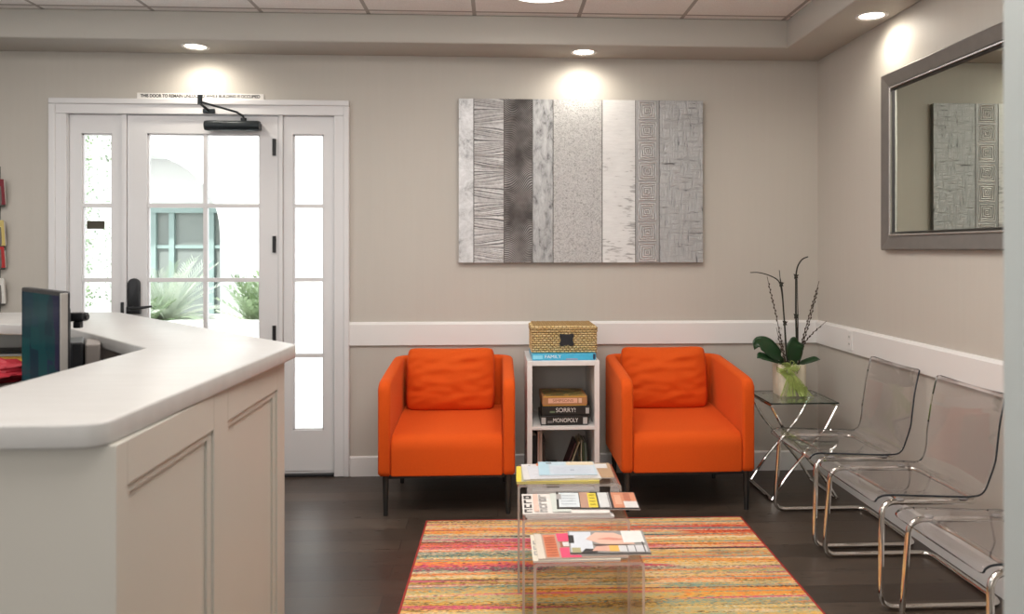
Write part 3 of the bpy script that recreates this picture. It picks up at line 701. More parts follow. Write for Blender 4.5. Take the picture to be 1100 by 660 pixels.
# ------------------------------------------------------------------ mirror on the right wall
mr = thing('wall_mirror', 'large rectangular mirror in a beaded pewter frame on the right wall', 'mirror', (XR, 0, 0))
YA, YB, ZA, ZB = 2.35, 4.0, 1.366, 2.256
def frame_ring(m, prof, ya, yb, za, zb):
    """prof: list of (inset, protrusion)"""
    rings = []
    for ins_, pr in prof:
        rings.append([m.b.verts.new((-pr, y, z)) for y, z in ((ya + ins_, za + ins_), (yb - ins_, za + ins_), (yb - ins_, zb - ins_), (ya + ins_, zb - ins_))])
    for A, B in zip(rings, rings[1:]):
        for k in range(4): m.b.faces.new((A[k], A[(k + 1) % 4], B[(k + 1) % 4], B[k]))
m = MB(); frame_ring(m, [(0, 0), (0, .030), (.006, .036), (.066, .026), (.070, .018)], YA, YB, ZA, ZB); m.build('outer_frame', M['silver'], mr)
m = MB(); frame_ring(m, [(.069, .015), (.069, .024), (.074, .028), (.079, .024), (.080, .010)], YA, YB, ZA, ZB)
def beads(m, y0, z0, y1, z1):
    n = int(math.hypot(y1 - y0, z1 - z0) / .0125)
    for k in range(n + 1):
        y = y0 + (y1 - y0) * k / n; z = z0 + (z1 - z0) * k / n
        r = bmesh.ops.create_icosphere(m.b, subdivisions=1, radius=.0058); bmesh.ops.translate(m.b, vec=(-.025, y, z), verts=r['verts'])
i_ = .075
for seg_ in ((YA + i_, ZA + i_, YB - i_, ZA + i_), (YA + i_, ZB - i_, YB - i_, ZB - i_), (YA + i_, ZA + i_, YA + i_, ZB - i_), (YB - i_, ZA + i_, YB - i_, ZB - i_)): beads(m, *seg_)
m.build('beaded_rim', M['beads'], mr, True)
m = MB(); frame_ring(m, [(.080, .010), (.088, .014), (.092, .008)], YA, YB, ZA, ZB); m.build('inner_frame', plain('dark_inner_rim', (.06, .057, .055), .3, .7), mr)
m = MB(); m.face([(-.0085, YA + .09, ZA + .09), (-.0085, YB - .09, ZA + .09), (-.0085, YB - .09, ZB - .09), (-.0085, YA + .09, ZB - .09)]); m.build('mirror_glass', M['mirror'], mr)

# ------------------------------------------------------------------ outlets
def outlet(label, loc, rz):
    o = thing('electrical_outlet', label, 'outlet', loc, rz)
    MB().box(-.036, .036, -.006, 0, -.054, .054, .003).build('cover_plate', M['trim'], o)
    for z in (-.02, .02):
        m = MB(); m.box(-.016, .016, -.0075, -.004, z - .014, z + .014, .003); s_ = m.build('socket', plain('socket_white', (.70, .68, .67), .4), o)
        m = MB()
        for x in (-.006, .006): m.box(x - .001, x + .001, -.0082, -.007, z - .003, z + .006)
        m.build('slot', M['black'], s_)
outlet('white outlet on the chair rail behind the orchid', (1.742, D - .018, .858), 0)
outlet('white outlet on the chair rail of the right wall above the chairs', (XR - .018, 4.39, .858), -PI / 2)

# ------------------------------------------------------------------ ceiling lights
def downlight(label, x, y):
    d = thing('recessed_downlight', label, 'ceiling light', (x, y, ZS), 0, 'recessed downlights in the soffit')
    m = MB(); prof = [(.058, .012), (.060, -.002), (.074, -.006), (.079, -.003), (.079, .004)]
    n = 40; rings = [[m.b.verts.new((r * math.cos(2 * PI * k / n), r * math.sin(2 * PI * k / n), z)) for k in range(n)] for r, z in prof]
    for A, B in zip(rings, rings[1:]):
        for k in range(n): m.b.faces.new((A[k], A[(k + 1) % n], B[(k + 1) % n], B[k]))
    m.build('trim_ring', M['trim'], d, True)
    MB().lathe([(.059, .0), (.059, .004)], n=32).build('lens', emissive('warm_lens', (1, .90, .76), 14), d)
    li = bpy.data.lights.new('downlight_beam', 'SPOT'); li.energy = 12.5; li.color = (1, .92, .79); li.spot_size = math.radians(172); li.spot_blend = .8; li.shadow_soft_size = .05
    lo = bpy.data.objects.new('downlight_beam', li); COL.objects.link(lo); lo.parent = d; lo.location = (0, 0, -.02)
downlight('round recessed downlight above the glazed door', -1.742, 4.715)
downlight('round recessed downlight above the striped painting', .507, 4.725)
downlight('round recessed downlight above the wall mirror', 1.868, 3.915)
dm = thing('dome_light', 'round white flush dome light on the tiled ceiling', 'ceiling light', (.215, 3.965, ZC))
MB().lathe([(.205, 0), (.21, -.02), (.202, -.03)], n=48).build('rim', M['trim'], dm, True)
MB().lathe([(.195, -.025), (.192, -.042), (.165, -.060), (.12, -.074), (.06, -.08), (.002, -.081)], n=48).build('diffuser', emissive('dome_diffuser', (1, .94, .86), 5), dm, True)

# ------------------------------------------------------------------ rug
def mat_rug():
    t = NT('striped_rug_pile'); tc = t.n('TexCoord'); xyz = t.n('SeparateXYZ', ins={0: tc.outputs['Object']})
    yb = t.math('MULTIPLY', xyz.outputs[1], -1.0)     # distance from back edge
    n1 = t.noise(t.coords((1.1, 9, 1)), 2.2, 4, .6, .4); n2 = t.noise(t.coords((9, 90, 1)), 2.4, 3, .7, .6); n3 = t.noise(t.coords((1, 1.0, 1), rot=(0, 0, .0)), 260, 1)
    v = t.math('ADD', yb, t.math('MULTIPLY', t.math('SUBTRACT', n1.outputs[0], .5), .10))
    v = t.math('ADD', v, t.math('MULTIPLY', t.math('SUBTRACT', n2.outputs[0], .5), .13))
    fx = t.math('FLOOR', t.math('DIVIDE', t.math('ADD', xyz.outputs[0], t.math('MULTIPLY', n2.outputs[0], .05)), .013)); fy = t.math('FLOOR', t.math('DIVIDE', t.math('ADD', yb, t.math('MULTIPLY', n2.outputs[0], .004)), .0045))
    wn = t.n('TexWhiteNoise', noise_dimensions='2D', ins={'Vector': t.n('CombineXYZ', ins={0: fx, 1: fy}).outputs[0]})
    v = t.math('ADD', v, t.math('MULTIPLY', t.math('SUBTRACT', wn.outputs[0], .5), .062))
    per = 1.55
    f = t.math('FRACT', t.math('DIVIDE', t.math('ADD', v, 10 * per), per))
    cream = (.76, .61, .38); gold = (.78, .45, .09); org = (.84, .23, .05); red = (.60, .05, .04); pink = (.68, .10, .20); teal = (.13, .33, .31); navy = (.025, .03, .04); sage = (.40, .44, .29); blue = (.10, .22, .28)
    A = [(0, cream), (.03, gold), (.06, cream), (.085, org), (.11, gold), (.135, cream), (.155, teal), (.175, cream), (.195, navy), (.215, org), (.24, pink), (.27, cream), (.29, navy), (.305, teal), (.33, gold), (.355, org), (.375, pink), (.40, navy), (.415, sage), (.44, cream), (.465, gold), (.49, navy), (.50, gold)]
    B = [(0, gold), (.04, cream), (.07, org), (.10, red), (.13, red), (.145, org), (.17, cream), (.20, gold), (.23, org), (.26, cream), (.285, gold), (.31, sage), (.335, org), (.36, gold), (.385, cream), (.405, gold), (.43, teal), (.445, gold), (.47, cream), (.50, org)]
    C = [(0, gold), (.02, teal), (.05, gold), (.08, sage), (.105, gold), (.13, navy), (.145, gold), (.18, cream), (.21, blue), (.24, teal), (.265, gold), (.30, org), (.33, org), (.36, pink), (.40, gold), (.43, pink), (.46, navy), (.50, gold)]
    D_ = [(0, cream), (.03, gold), (.06, org), (.09, gold), (.12, teal), (.14, gold), (.17, sage), (.20, gold), (.24, cream), (.27, gold), (.30, org), (.34, gold), (.38, red), (.42, org), (.46, gold), (.50, gold)]
    lo = t.math('MULTIPLY', f, 1.0)
    def half(stops, g): return t.ramp(t.math('MULTIPLY', g, .5), stops)
    g1 = t.math('MULTIPLY', f, 2.0); g2 = t.math('SUBTRACT', g1, 1.0)
    side = t.noise(t.coords((1.3, 5, 1)), 1.6, 2, .5); sx = t.math('ADD', t.math('MULTIPLY', xyz.outputs[0], .45), t.math('MULTIPLY', t.math('SUBTRACT', side.outputs[0], .5), 2.2))
    sm = t.ramp(t.math('ADD', sx, .5), [(.42, (0, 0, 0)), (.58, (1, 1, 1))])
    top_ = t.mix(sm, half(A, g1), half(B, g1)); bot = t.mix(sm, half(C, g2), half(D_, g2))
    c = t.mix(t.math('GREATER_THAN', g1, 1.0), top_, bot)
    sp = t.noise(t.coords((45, 160, 1)), 2.0, 2, .6)
    def accent(c, loc, col, lo, hi, sy):
        l1 = t.noise(t.coords((.55, sy, 1), loc=loc), 1.0, 2, .5, .15).outputs[0]
        br_ = t.noise(t.coords((70, 210, 1), loc=loc), 1.0, 2, .7).outputs[0]
        f_ = t.math('ADD', l1, t.math('MULTIPLY', t.math('SUBTRACT', br_, .5), .42))
        return t.mix(t.ramp(f_, [(lo, (0, 0, 0)), (hi, (.9, .9, .9))]), c, col)
    c = accent(c, (2.1, 7.3, 0), org, .57, .66, 24)
    c = accent(c, (5.7, 1.9, 0), pink, .59, .67, 21)
    c = accent(c, (8.4, 3.3, 0), teal, .60, .67, 30)
    c = accent(c, (1.2, 9.1, 0), (.93, .80, .55), .62, .70, 34)
    c = accent(c, (3.9, 5.2, 0), navy, .615, .67, 38)
    c = t.mix(t.ramp(sp.outputs[0], [(.66, (0, 0, 0)), (.74, (.7, .7, .7))]), c, (.10, .07, .05))
    c = t.mix(t.ramp(t.noise(t.coords((30, 120, 1), loc=(3, 4, 0)), 2.0, 2, .6).outputs[0], [(.58, (0, 0, 0)), (.72, (.45, .45, .45))]), c, cream)
    c = t.mix(t.math('MULTIPLY', t.math('GREATER_THAN', wn.outputs[0], .955), .6), c, navy)
    h = t.math('ADD', n3.outputs[0], sp.outputs[0])
    return t.bsdf(c, .95, 0, t.bump(h, .5, .004), **{'Specular IOR Level': .1})
rug = thing('area_rug', 'multicoloured striped rug with a red bound edge under the clear tables', 'rug', (.438, 4.02, 0), math.radians(-.8))
MB().box(-.79, .79, -2.28, 0, .001, .010, .003).build('pile', mat_rug(), rug)
m = MB(); bd = plain('red_binding', (.34, .030, .022), .8)
for x0, x1, a, b in ((-.798, -.789, -2.288, .008), (.789, .798, -2.288, .008), (-.798, .798, .000, .008), (-.798, .798, -2.288, -2.279)): m.box(x0, x1, a, b, .0005, .0112, .002)
m.build('binding', bd, rug)

# ------------------------------------------------------------------ nesting tables
def nest_table(label, cx, yfront, W, Hh, dep, rz):
    t = thing('nesting_table', label, 'table', (cx, yfront, .0112), rz, 'clear acrylic nesting tables on the rug')
    th = .0095; h = Hh - .0112
    o = fillet([(-W / 2, 0, 0), (-W / 2, h, 0), (W / 2, h, 0), (W / 2, 0, 0)], .017, 8)
    i = fillet([(W / 2 - th, 0, 0), (W / 2 - th, h - th, 0), (-W / 2 + th, h - th, 0), (-W / 2 + th, 0, 0)], .010, 8)
    # top and the two sides as parts that meet at the bends
    poly = [(p.x, p.y) for p in o + i]
    n = len(o)
    cut = 10 + 0
    def piece(idx_o, idx_i, name):
        m = MB(); m.prism([(o[k].x, o[k].y) for k in idx_o] + [(i[k].x, i[k].y) for k in idx_i], 'y', 0, dep, mi=0, cap=1); m.build(name, [M['tableacrylic'], M['tableedge']], t)
    L = len(o)   # 0, 1..9 (bend), 10..18 (bend), 19
    piece(range(0, 6), range(L - 6, L), 'side_panel'); piece(range(5, 15), range(5, 15), 'tabletop'); piece(range(14, L), range(0, 6), 'side_panel')
    return t
rzt = math.radians(-1.2)
nest_table('tallest clear acrylic table, nearest the bookcase, with papers on top', .283, 3.155, .412, .44, .30, rzt)
nest_table('middle clear acrylic table between the taller and the lower one', .281, 2.865, .388, .40, .30, rzt)
nest_table('lowest clear acrylic table in front of the other two', .294, 2.565, .360, .36, .27, rzt)

# magazines: cover = base colour + printed patches (u along width 0..1, v along depth 0..1)
PC = {}
def pc(c):
    if c not in PC: PC[c] = plain('print_ink', c, .38, var=.1, scale=40)
    return PC[c]
def magazine(label, loc, rz, w_, d_, h, base_c, patches=(), tilt=0, paper=None):
    g = thing('magazine', label, 'magazine', loc, rz, 'magazines and papers on the clear tables')
    if tilt: g.rotation_euler = (0, tilt, rz)
    MB().box(-w_ / 2 + .001, w_ / 2 - .001, -d_ / 2 + .001, d_ / 2 - .001, 0, h - .001).build('pages', paper or M['paper'], g)
    mats = [pc(base_c)]; m = MB(); m.box(-w_ / 2, w_ / 2, -d_ / 2, d_ / 2, h - .0012, h)
    m.box(-w_ / 2, w_ / 2, d_ / 2 - .0015, d_ / 2, 0, h)
    for k, (pts_, c) in enumerate(patches):
        if pc(c) not in mats: mats.append(pc(c))
        if len(pts_) == 4 and not isinstance(pts_[0], tuple):
            u0, v0, u1, v1 = pts_; pts_ = [(u0, v0), (u1, v0), (u1, v1), (u0, v1)]
        m.face([((u - .5) * w_, (v - .5) * d_, h + .0002 + .00012 * k) for u, v in pts_], mats.index(pc(c)))
    m.build('cover', mats, g)
    return g
K = (.02, .02, .022); Wt = (.64, .63, .625); Gy = (.35, .34, .34); Yl = (.72, .58, .06); Or = (.70, .22, .08); Pk = (.75, .07, .16); Sk = (.66, .38, .27); Bl = (.50, .62, .72); Br = (.30, .12, .06); Tn = (.60, .44, .30); Sg = (.42, .42, .28); Dp = (.80, .80, .82)
def glyphs(u0, u1, v0, v1, n, c, vert=True):
    out = []
    for k in range(n):
        a = v0 + (v1 - v0) * k / n; b = a + (v1 - v0) / n * .72; wv = (u1 - u0)
        out += [((u0, a, u0 + wv * .28, b), c), ((u0, a, u1, a + (b - a) * .28), c)]
        if k % 2: out.append(((u0 + wv * .72, a, u1, b), c))
        if k % 3 == 0: out.append(((u0, b - (b - a) * .25, u1, b), c))
    return out
Z1, Z2, Z3 = .4402, .4002, .3602
# table 1 (tallest): yellow pile below, then pale papers
magazine('yellow covered magazine at the bottom of the tallest table stack', (.240, 3.275, Z1), -.02, .33, .225, .010, (.62, .52, .12), [((.0, 0, .06, 1), Yl), ((.06, 0, .12, 1), Sg)], paper=plain('yellowed_pages', (.62, .54, .20), .6))
magazine('white magazine with grey masthead on the yellow one', (.255, 3.285, Z1 + .0105), .015, .31, .225, .007, Wt, glyphs(.09, .20, .06, .94, 5, Gy) + [((.22, .05, .95, .95), (.62, .60, .60)), ((.20, .72, .36, 1.0), Or)])
magazine('tan brown magazine with a white address label on the tallest table', (.385, 3.30, Z1 + .0105), -.03, .17, .215, .005, (.42, .27, .16), [((.2, .0, .55, .25), Tn), ((.05, .2, .5, .95), (.72, .55, .40)), ((.55, .62, .92, .93), Wt), ((.05, .5, .14, .68), Br)])
magazine('pale grey paper lying over the stack on the tallest table', (.215, 3.265, Z1 + .018), .03, .18, .19, .002, (.60, .61, .66), [((.1, .1, .9, .12), Gy), ((.1, .3, .9, .32), (.45, .46, .5))])
magazine('pale blue printed paper on top of the tallest table', (.285, 3.305, Z1 + .0205), -.025, .235, .20, .003, (.50, .62, .70), [((.0, .0, .18, 1), (.42, .60, .70)), ((.2, .06, .97, .70), (.58, .64, .72)), ((.14, .84, .24, .90), K), ((.55, .30, .62, .40), (.35, .42, .52)), ((.5, .72, .99, .97), (.70, .60, .44))] + [((.25, .1 + .09 * k, .9, .115 + .09 * k), (.50, .56, .66)) for k in range(6)])
# table 2
zz = Z2
magazine('white magazine at the bottom of the middle table stack', (.262, 2.985, zz), .0, .315, .235, .007, Wt, [])
magazine('thick white magazine second from bottom on the middle table', (.252, 2.985, zz + .0072), .012, .31, .232, .007, (.66, .62, .60), [])
magazine('white magazine with black masthead lettering on the middle table', (.248, 2.985, zz + .0144), -.01, .315, .232, .006, (.74, .70, .67), glyphs(.02, .11, .05, .95, 4, K) + glyphs(.20, .29, .05, .95, 5, Gy) + [((.13, .06, .19, .94), (.70, .50, .42)), ((.34, .03, .56, .97), (.60, .64, .60)), ((.42, .68, .47, .78), (.30, .42, .16))])
mg = magazine('black edged magazine with yellow and white panels on the middle table', (.372, 3.000, zz + .0206), -.055, .305, .205, .004, K,
         [((.03, .10, .28, .94), (.66, .72, .76)), ((0, .55, .06, .85), Gy), ((.29, .06, .42, .97), (.46, .27, .20)), ((.39, .08, .50, .92), Yl), ((.52, .08, .64, .95), (.62, .64, .64)), ((.645, .04, .66, .97), Gy), ((.69, .06, .985, .95), (.58, .24, .14)), ((.72, .25, .80, .8), (.66, .36, .24)), ((.84, .30, .92, .9), (.42, .14, .08)), ((.82, .06, .985, .42), Wt)] + [((.06 + .0, .25 + .16 * k, .24, .28 + .16 * k), (.45, .50, .56)) for k in range(4)] + [((.41, .22 + .18 * k, .48, .26 + .18 * k), (.35, .28, .03)) for k in range(4)])
# table 3
magazine('cream edged magazine at the bottom of the lowest table stack', (.255, 2.690, Z3), .0, .285, .235, .007, (.68, .63, .52), glyphs(.02, .08, .2, .8, 3, Gy))
magazine('magazine with orange and pink cover panels on the lowest table', (.275, 2.690, Z3 + .0072), .02, .295, .225, .005, (.42, .30, .24), [((0, 0, .08, 1), (.62, .56, .48)), ((.10, .05, .24, .95), (.62, .20, .10)), ((.26, .66, .42, 1.0), Pk), ((.26, .02, .48, .40), Pk), ((.28, .42, .44, .64), (.30, .12, .06)), ((.31, .45, .40, .62), Wt), ((.48, .05, .95, .95), (.25, .24, .22))] + [((.11, .1 + .1 * k, .23, .13 + .1 * k), (.40, .08, .04)) for k in range(8)])
magazine('magazine with a reclining figure photograph on top of the lowest table', (.372, 2.700, Z3 + .0125), -.045, .265, .215, .004, (.30, .29, .28),
         [((.02, .1, .30, .95), (.60, .64, .70)), ((.0, .45, .07, .8), K), ((.03, .06, .14, .26), (.36, .33, .18)), ([(.14, .04), (.34, .04), (.36, .2), (.2, .22)], K), ([(.22, .62), (.36, .92), (.60, .90), (.80, .66), (.84, .40), (.60, .38), (.40, .42)], (.70, .45, .36)), ([(.36, .62), (.52, .70), (.78, .60), (.60, .56)], (.62, .26, .20)), ([(.30, .40), (.80, .40), (.66, .30), (.34, .32)], (.10, .06, .05)), ([(.28, .12), (.34, .30), (.52, .34), (.54, .10)], (.66, .38, .30)), ((.50, .10, .62, .34), (.72, .42, .10)), ((.62, .08, .97, .34), (.60, .60, .62)), ((.70, .46, .97, .98), (.72, .73, .72)), ((.72, .08, .73, .34), K), ((.82, .08, .83, .34), K), ([(.93, .06), (.945, .06), (.945, .5), (.93, .5)], K), ((.0, .0, 1, .03), K)])

# ------------------------------------------------------------------ side table with orchid
TZ = .535
sd = thing('side_table', 'glass side table on crossed chrome legs in the room corner', 'side table', (1.667, 4.47, 0))
x0, x1, ya, yb_ = -.188, .188, -.20, .19
m = MB(); m.box(x0, x1, ya, yb_, TZ - .008, TZ, mi=0)
for a in ((x0, x1, ya - .001, ya), (x0, x1, yb_, yb_ + .001), (x0 - .001, x0, ya, yb_), (x1, x1 + .001, ya, yb_)): m.box(*a, TZ - .008, TZ, mi=1)
m.build('glass_top', [M['tableglass'], M['glassedge']], sd)
for y in (ya + .012, yb_ - .012):
    for s_ in (1, -1):
        y_ = y + (.008 if s_ > 0 else -.008)
        m = MB(); m.tube(fillet([(x0 * s_ + s_ * .01, y_, TZ - .02), (x0 * s_ * .55, y_, TZ * .70), (x1 * s_ * .55, y_, TZ * .25), (x1 * s_ * .97, y_, .010)], .05), .0085, 8); m.build('leg', M['chrome'], sd, True)
for s_ in (1, -1):
    m = MB(); m.tube([(x1 * s_ * .97, ya, .010), (x1 * s_ * .97, yb_, .010)], .0095, 8); m.build('foot_bar', M['chrome'], sd, True)
    m = MB(); m.tube([(x1 * s_ - s_ * .01, ya + .004, TZ - .018), (x1 * s_ - s_ * .01, yb_ - .004, TZ - .018)], .009, 8); m.build('top_bar', M['chrome'], sd, True)
    for y in (ya + .05, yb_ - .05): MB().lathe([(.012, TZ - .012), (.012, TZ - .008)], (x1 * s_ * .6, y), 12).build('glass_pad', M['chrome'], sd)

orc = thing('potted_orchid', 'bloomless orchid with bare stems in a cream pot tied with lime raffia', 'potted plant', (1.680, 4.545, TZ))
def off(pts): return [(p[0] - 1.680, p[1] - 4.545, p[2] - TZ) for p in pts]
pp = fillet([(-.082, -.082, 0), (.082, -.082, 0), (.082, .082, 0), (-.082, .082, 0)], .045, 6, closed=True)
m = MB(); m.grid(lambda u, v: (lambda p, k: (p.x * k, p.y * k, .178 * v))(pp[int(round(u * len(pp))) % len(pp)], .96 + .04 * v), len(pp), 6, closeu=True)
m.prism([(p.x * .97, p.y * .97) for p in pp], 'z', .15, .158); m.prism([(p.x * .96, p.y * .96) for p in pp], 'z', 0, .004)
m.build('pot', M['ceramic'], orc, True)
rnd = random.Random(4); m = MB()
for k in range(120):     # raffia strands: tied band, bow and loose ends
    th_ = rnd.uniform(0, 1)
    if k < 46:   # diagonal band over the front
        z0 = .165 - rnd.uniform(0, .03); xx = -.078 + rnd.uniform(-.006, .01); pts_ = [(xx, -.03, z0), (xx + .01, -.086, z0 - .01), (xx + .07, -.094 - rnd.uniform(0, .008), z0 - .07 + rnd.uniform(-.03, .02)), (xx + .13, -.090, z0 - .12 + rnd.uniform(-.04, .02)), (xx + .158, -.05, .02 + rnd.uniform(0, .03))]
    elif k < 84:  # bow
        a = rnd.uniform(0, 2 * PI); r = rnd.uniform(.02, .055); cx_, cz_ = -.035, .165
        pts_ = [(cx_, -.092, cz_), (cx_ + r * math.cos(a), -.10 - rnd.uniform(0, .02), cz_ + r * math.sin(a) * .8), (cx_ + r * 1.2 * math.cos(a + .5), -.098, cz_ + r * 1.1 * math.sin(a + .5) * .8), (cx_ + .01, -.094, cz_ - .01)]
    else:         # ends trailing to the table
        xx = rnd.uniform(-.075, .075); pts_ = [(-.03, -.094, .15), (xx * .6 - .01, -.098 - rnd.uniform(0, .008), .09), (xx, -.092 - rnd.uniform(0, .01), .03), (xx * 1.25, -.10 - rnd.uniform(0, .03), .004)]
    m.tube(fillet(pts_, .03, 4), .0019, 4)
m.build('raffia_bow', M['raffia'], orc, True)
def leafblade(pts_, wmax, up=(0, 0, 1), fold=.25):
    pts_ = [Vector(p) for p in fillet(pts_, .08, 6)]; n = len(pts_); m = MB(); L = []
    for i, p in enumerate(pts_):
        q = i / (n - 1); wv = wmax * (math.sin(PI * min(1, .12 + .88 * q)) ** .6 if q < .999 else .02) * (1 if q > .08 else .5)
        d = (pts_[min(i + 1, n - 1)] - pts_[max(i - 1, 0)]).normalized(); s_ = d.cross(Vector(up))
        s_ = s_.normalized() if s_.length > .05 else Vector((1, 0, 0)); u_ = s_.cross(d)
        L.append([m.b.verts.new(p + s_ * wv * k + u_ * wv * fold * abs(k)) for k in (-1, -.6, 0, .6, 1)])
    for A, B in zip(L, L[1:]):
        for k in range(4): m.b.faces.new((A[k], A[k + 1], B[k + 1], B[k]))
    return m
def add_leaf(pts_, wmax, up):
    o = leafblade(pts_, wmax, up).build('leaf', M['leaf'], orc, 'all', normals=False); md = o.modifiers.new('s', 'SOLIDIFY'); md.thickness = .0025
add_leaf([(-.01, 0, .165), (-.09, -.02, .235), (-.15, -.03, .285), (-.20, -.035, .300), (-.215, -.035, .26)], .052, (.0, -.9, .6))
add_leaf([(-.02, -.01, .165), (-.11, -.04, .205), (-.19, -.05, .225), (-.205, -.05, .215)], .030, (0, -.6, .8))
add_leaf([(.03, -.02, .15), (.015, -.04, .22), (.012, -.05, .28), (.028, -.05, .312), (.035, -.05, .315)], .048, (0, -1, .1))
add_leaf([(.03, .0, .165), (.09, -.02, .185), (.15, -.03, .205), (.172, -.03, .20)], .024, (0, -.5, 1))
add_leaf([(.02, .03, .165), (.05, .07, .22), (.04, .10, .26)], .035, (0, 1, .6))
def stem(pts_, r, mat='stem', name='stem', buds=0, nodes=()):
    pts_ = off(pts_); path = fillet(pts_, .05, 4); m = MB(); n = len(path)
    m.tube(path, [r * (1 - .45 * k / (n - 1)) for k in range(n)], 6)
    for k in range(buds):
        q = .12 + .86 * k / buds; i = min(n - 2, int(q * (n - 1))); p = Vector(path[i]).lerp(Vector(path[i + 1]), q * (n - 1) - i); d = (Vector(path[i + 1]) - Vector(path[i])).normalized()
        s_ = Vector((1, 0, 0)) * (1 if k % 2 else -1)
        m.tube([p, p + d * .006 + s_ * .004, p + d * .015 + s_ * .0055], [.0015, .0034, .0008], 5)
    for q in nodes:
        p = Vector(off([q])[0])
        for j in range(6):
            a = j * 1.05; dv = Vector((math.cos(a), math.sin(a) * .6, 1.2 * math.sin(j * 2.3 + .4))).normalized(); m.tube([p - dv * .004, p + dv * .007, p + dv * .019], [.007, .0065, .001], 5)
    m.build(name, M[mat], orc, True)
stem([(1.680, 4.54, .69), (1.663, 4.539, .747), (1.653, 4.54, .919), (1.637, 4.541, 1.144), (1.626, 4.541, 1.20)], .0062, nodes=[(1.653, 4.54, .945), (1.632, 4.541, 1.17)])
stem([(1.640, 4.545, 1.10), (1.630, 4.541, 1.17), (1.621, 4.541, 1.25)], .0035)
stem([(1.653, 4.54, .93), (1.640, 4.541, 1.10), (1.624, 4.541, 1.19), (1.562, 4.545, 1.222), (1.497, 4.548, 1.238), (1.454, 4.55, 1.236)], .0042)
stem([(1.715, 4.54, .69), (1.722, 4.536, .822), (1.717, 4.536, .983), (1.717, 4.536, 1.144), (1.717, 4.536, 1.225), (1.728, 4.536, 1.279), (1.755, 4.534, 1.316), (1.787, 4.533, 1.327)], .0062, nodes=[(1.717, 4.536, .985), (1.717, 4.536, 1.215)])
stem([(1.726, 4.53, .80), (1.727, 4.531, 1.0), (1.722, 4.53, 1.2)], .0035)
stem([(1.672, 4.54, .68), (1.653, 4.54, .747), (1.631, 4.541, .849), (1.599, 4.543, 1.01), (1.572, 4.544, 1.118), (1.551, 4.545, 1.214)], .0027, 'twig', 'twig', 26)
stem([(1.725, 4.535, .68), (1.739, 4.535, .758), (1.755, 4.534, .849), (1.792, 4.532, .983), (1.824, 4.531, 1.091), (1.851, 4.529, 1.187)], .0029, 'twig', 'twig', 28)
stem([(1.735, 4.545, .68), (1.749, 4.545, .768), (1.772, 4.544, .86), (1.802, 4.541, .96), (1.832, 4.541, 1.08), (1.846, 4.54, 1.14)], .0024, 'twig', 'twig', 22)
stem([(1.730, 4.535, .68), (1.749, 4.535, .768), (1.765, 4.534, .833), (1.819, 4.531, .892), (1.894, 4.527, .956)], .0024, 'twig', 'twig', 18)
stem([(1.668, 4.54, .68), (1.647, 4.54, .747), (1.626, 4.541, .822), (1.604, 4.542, .919)], .0024, 'twig', 'twig', 12)

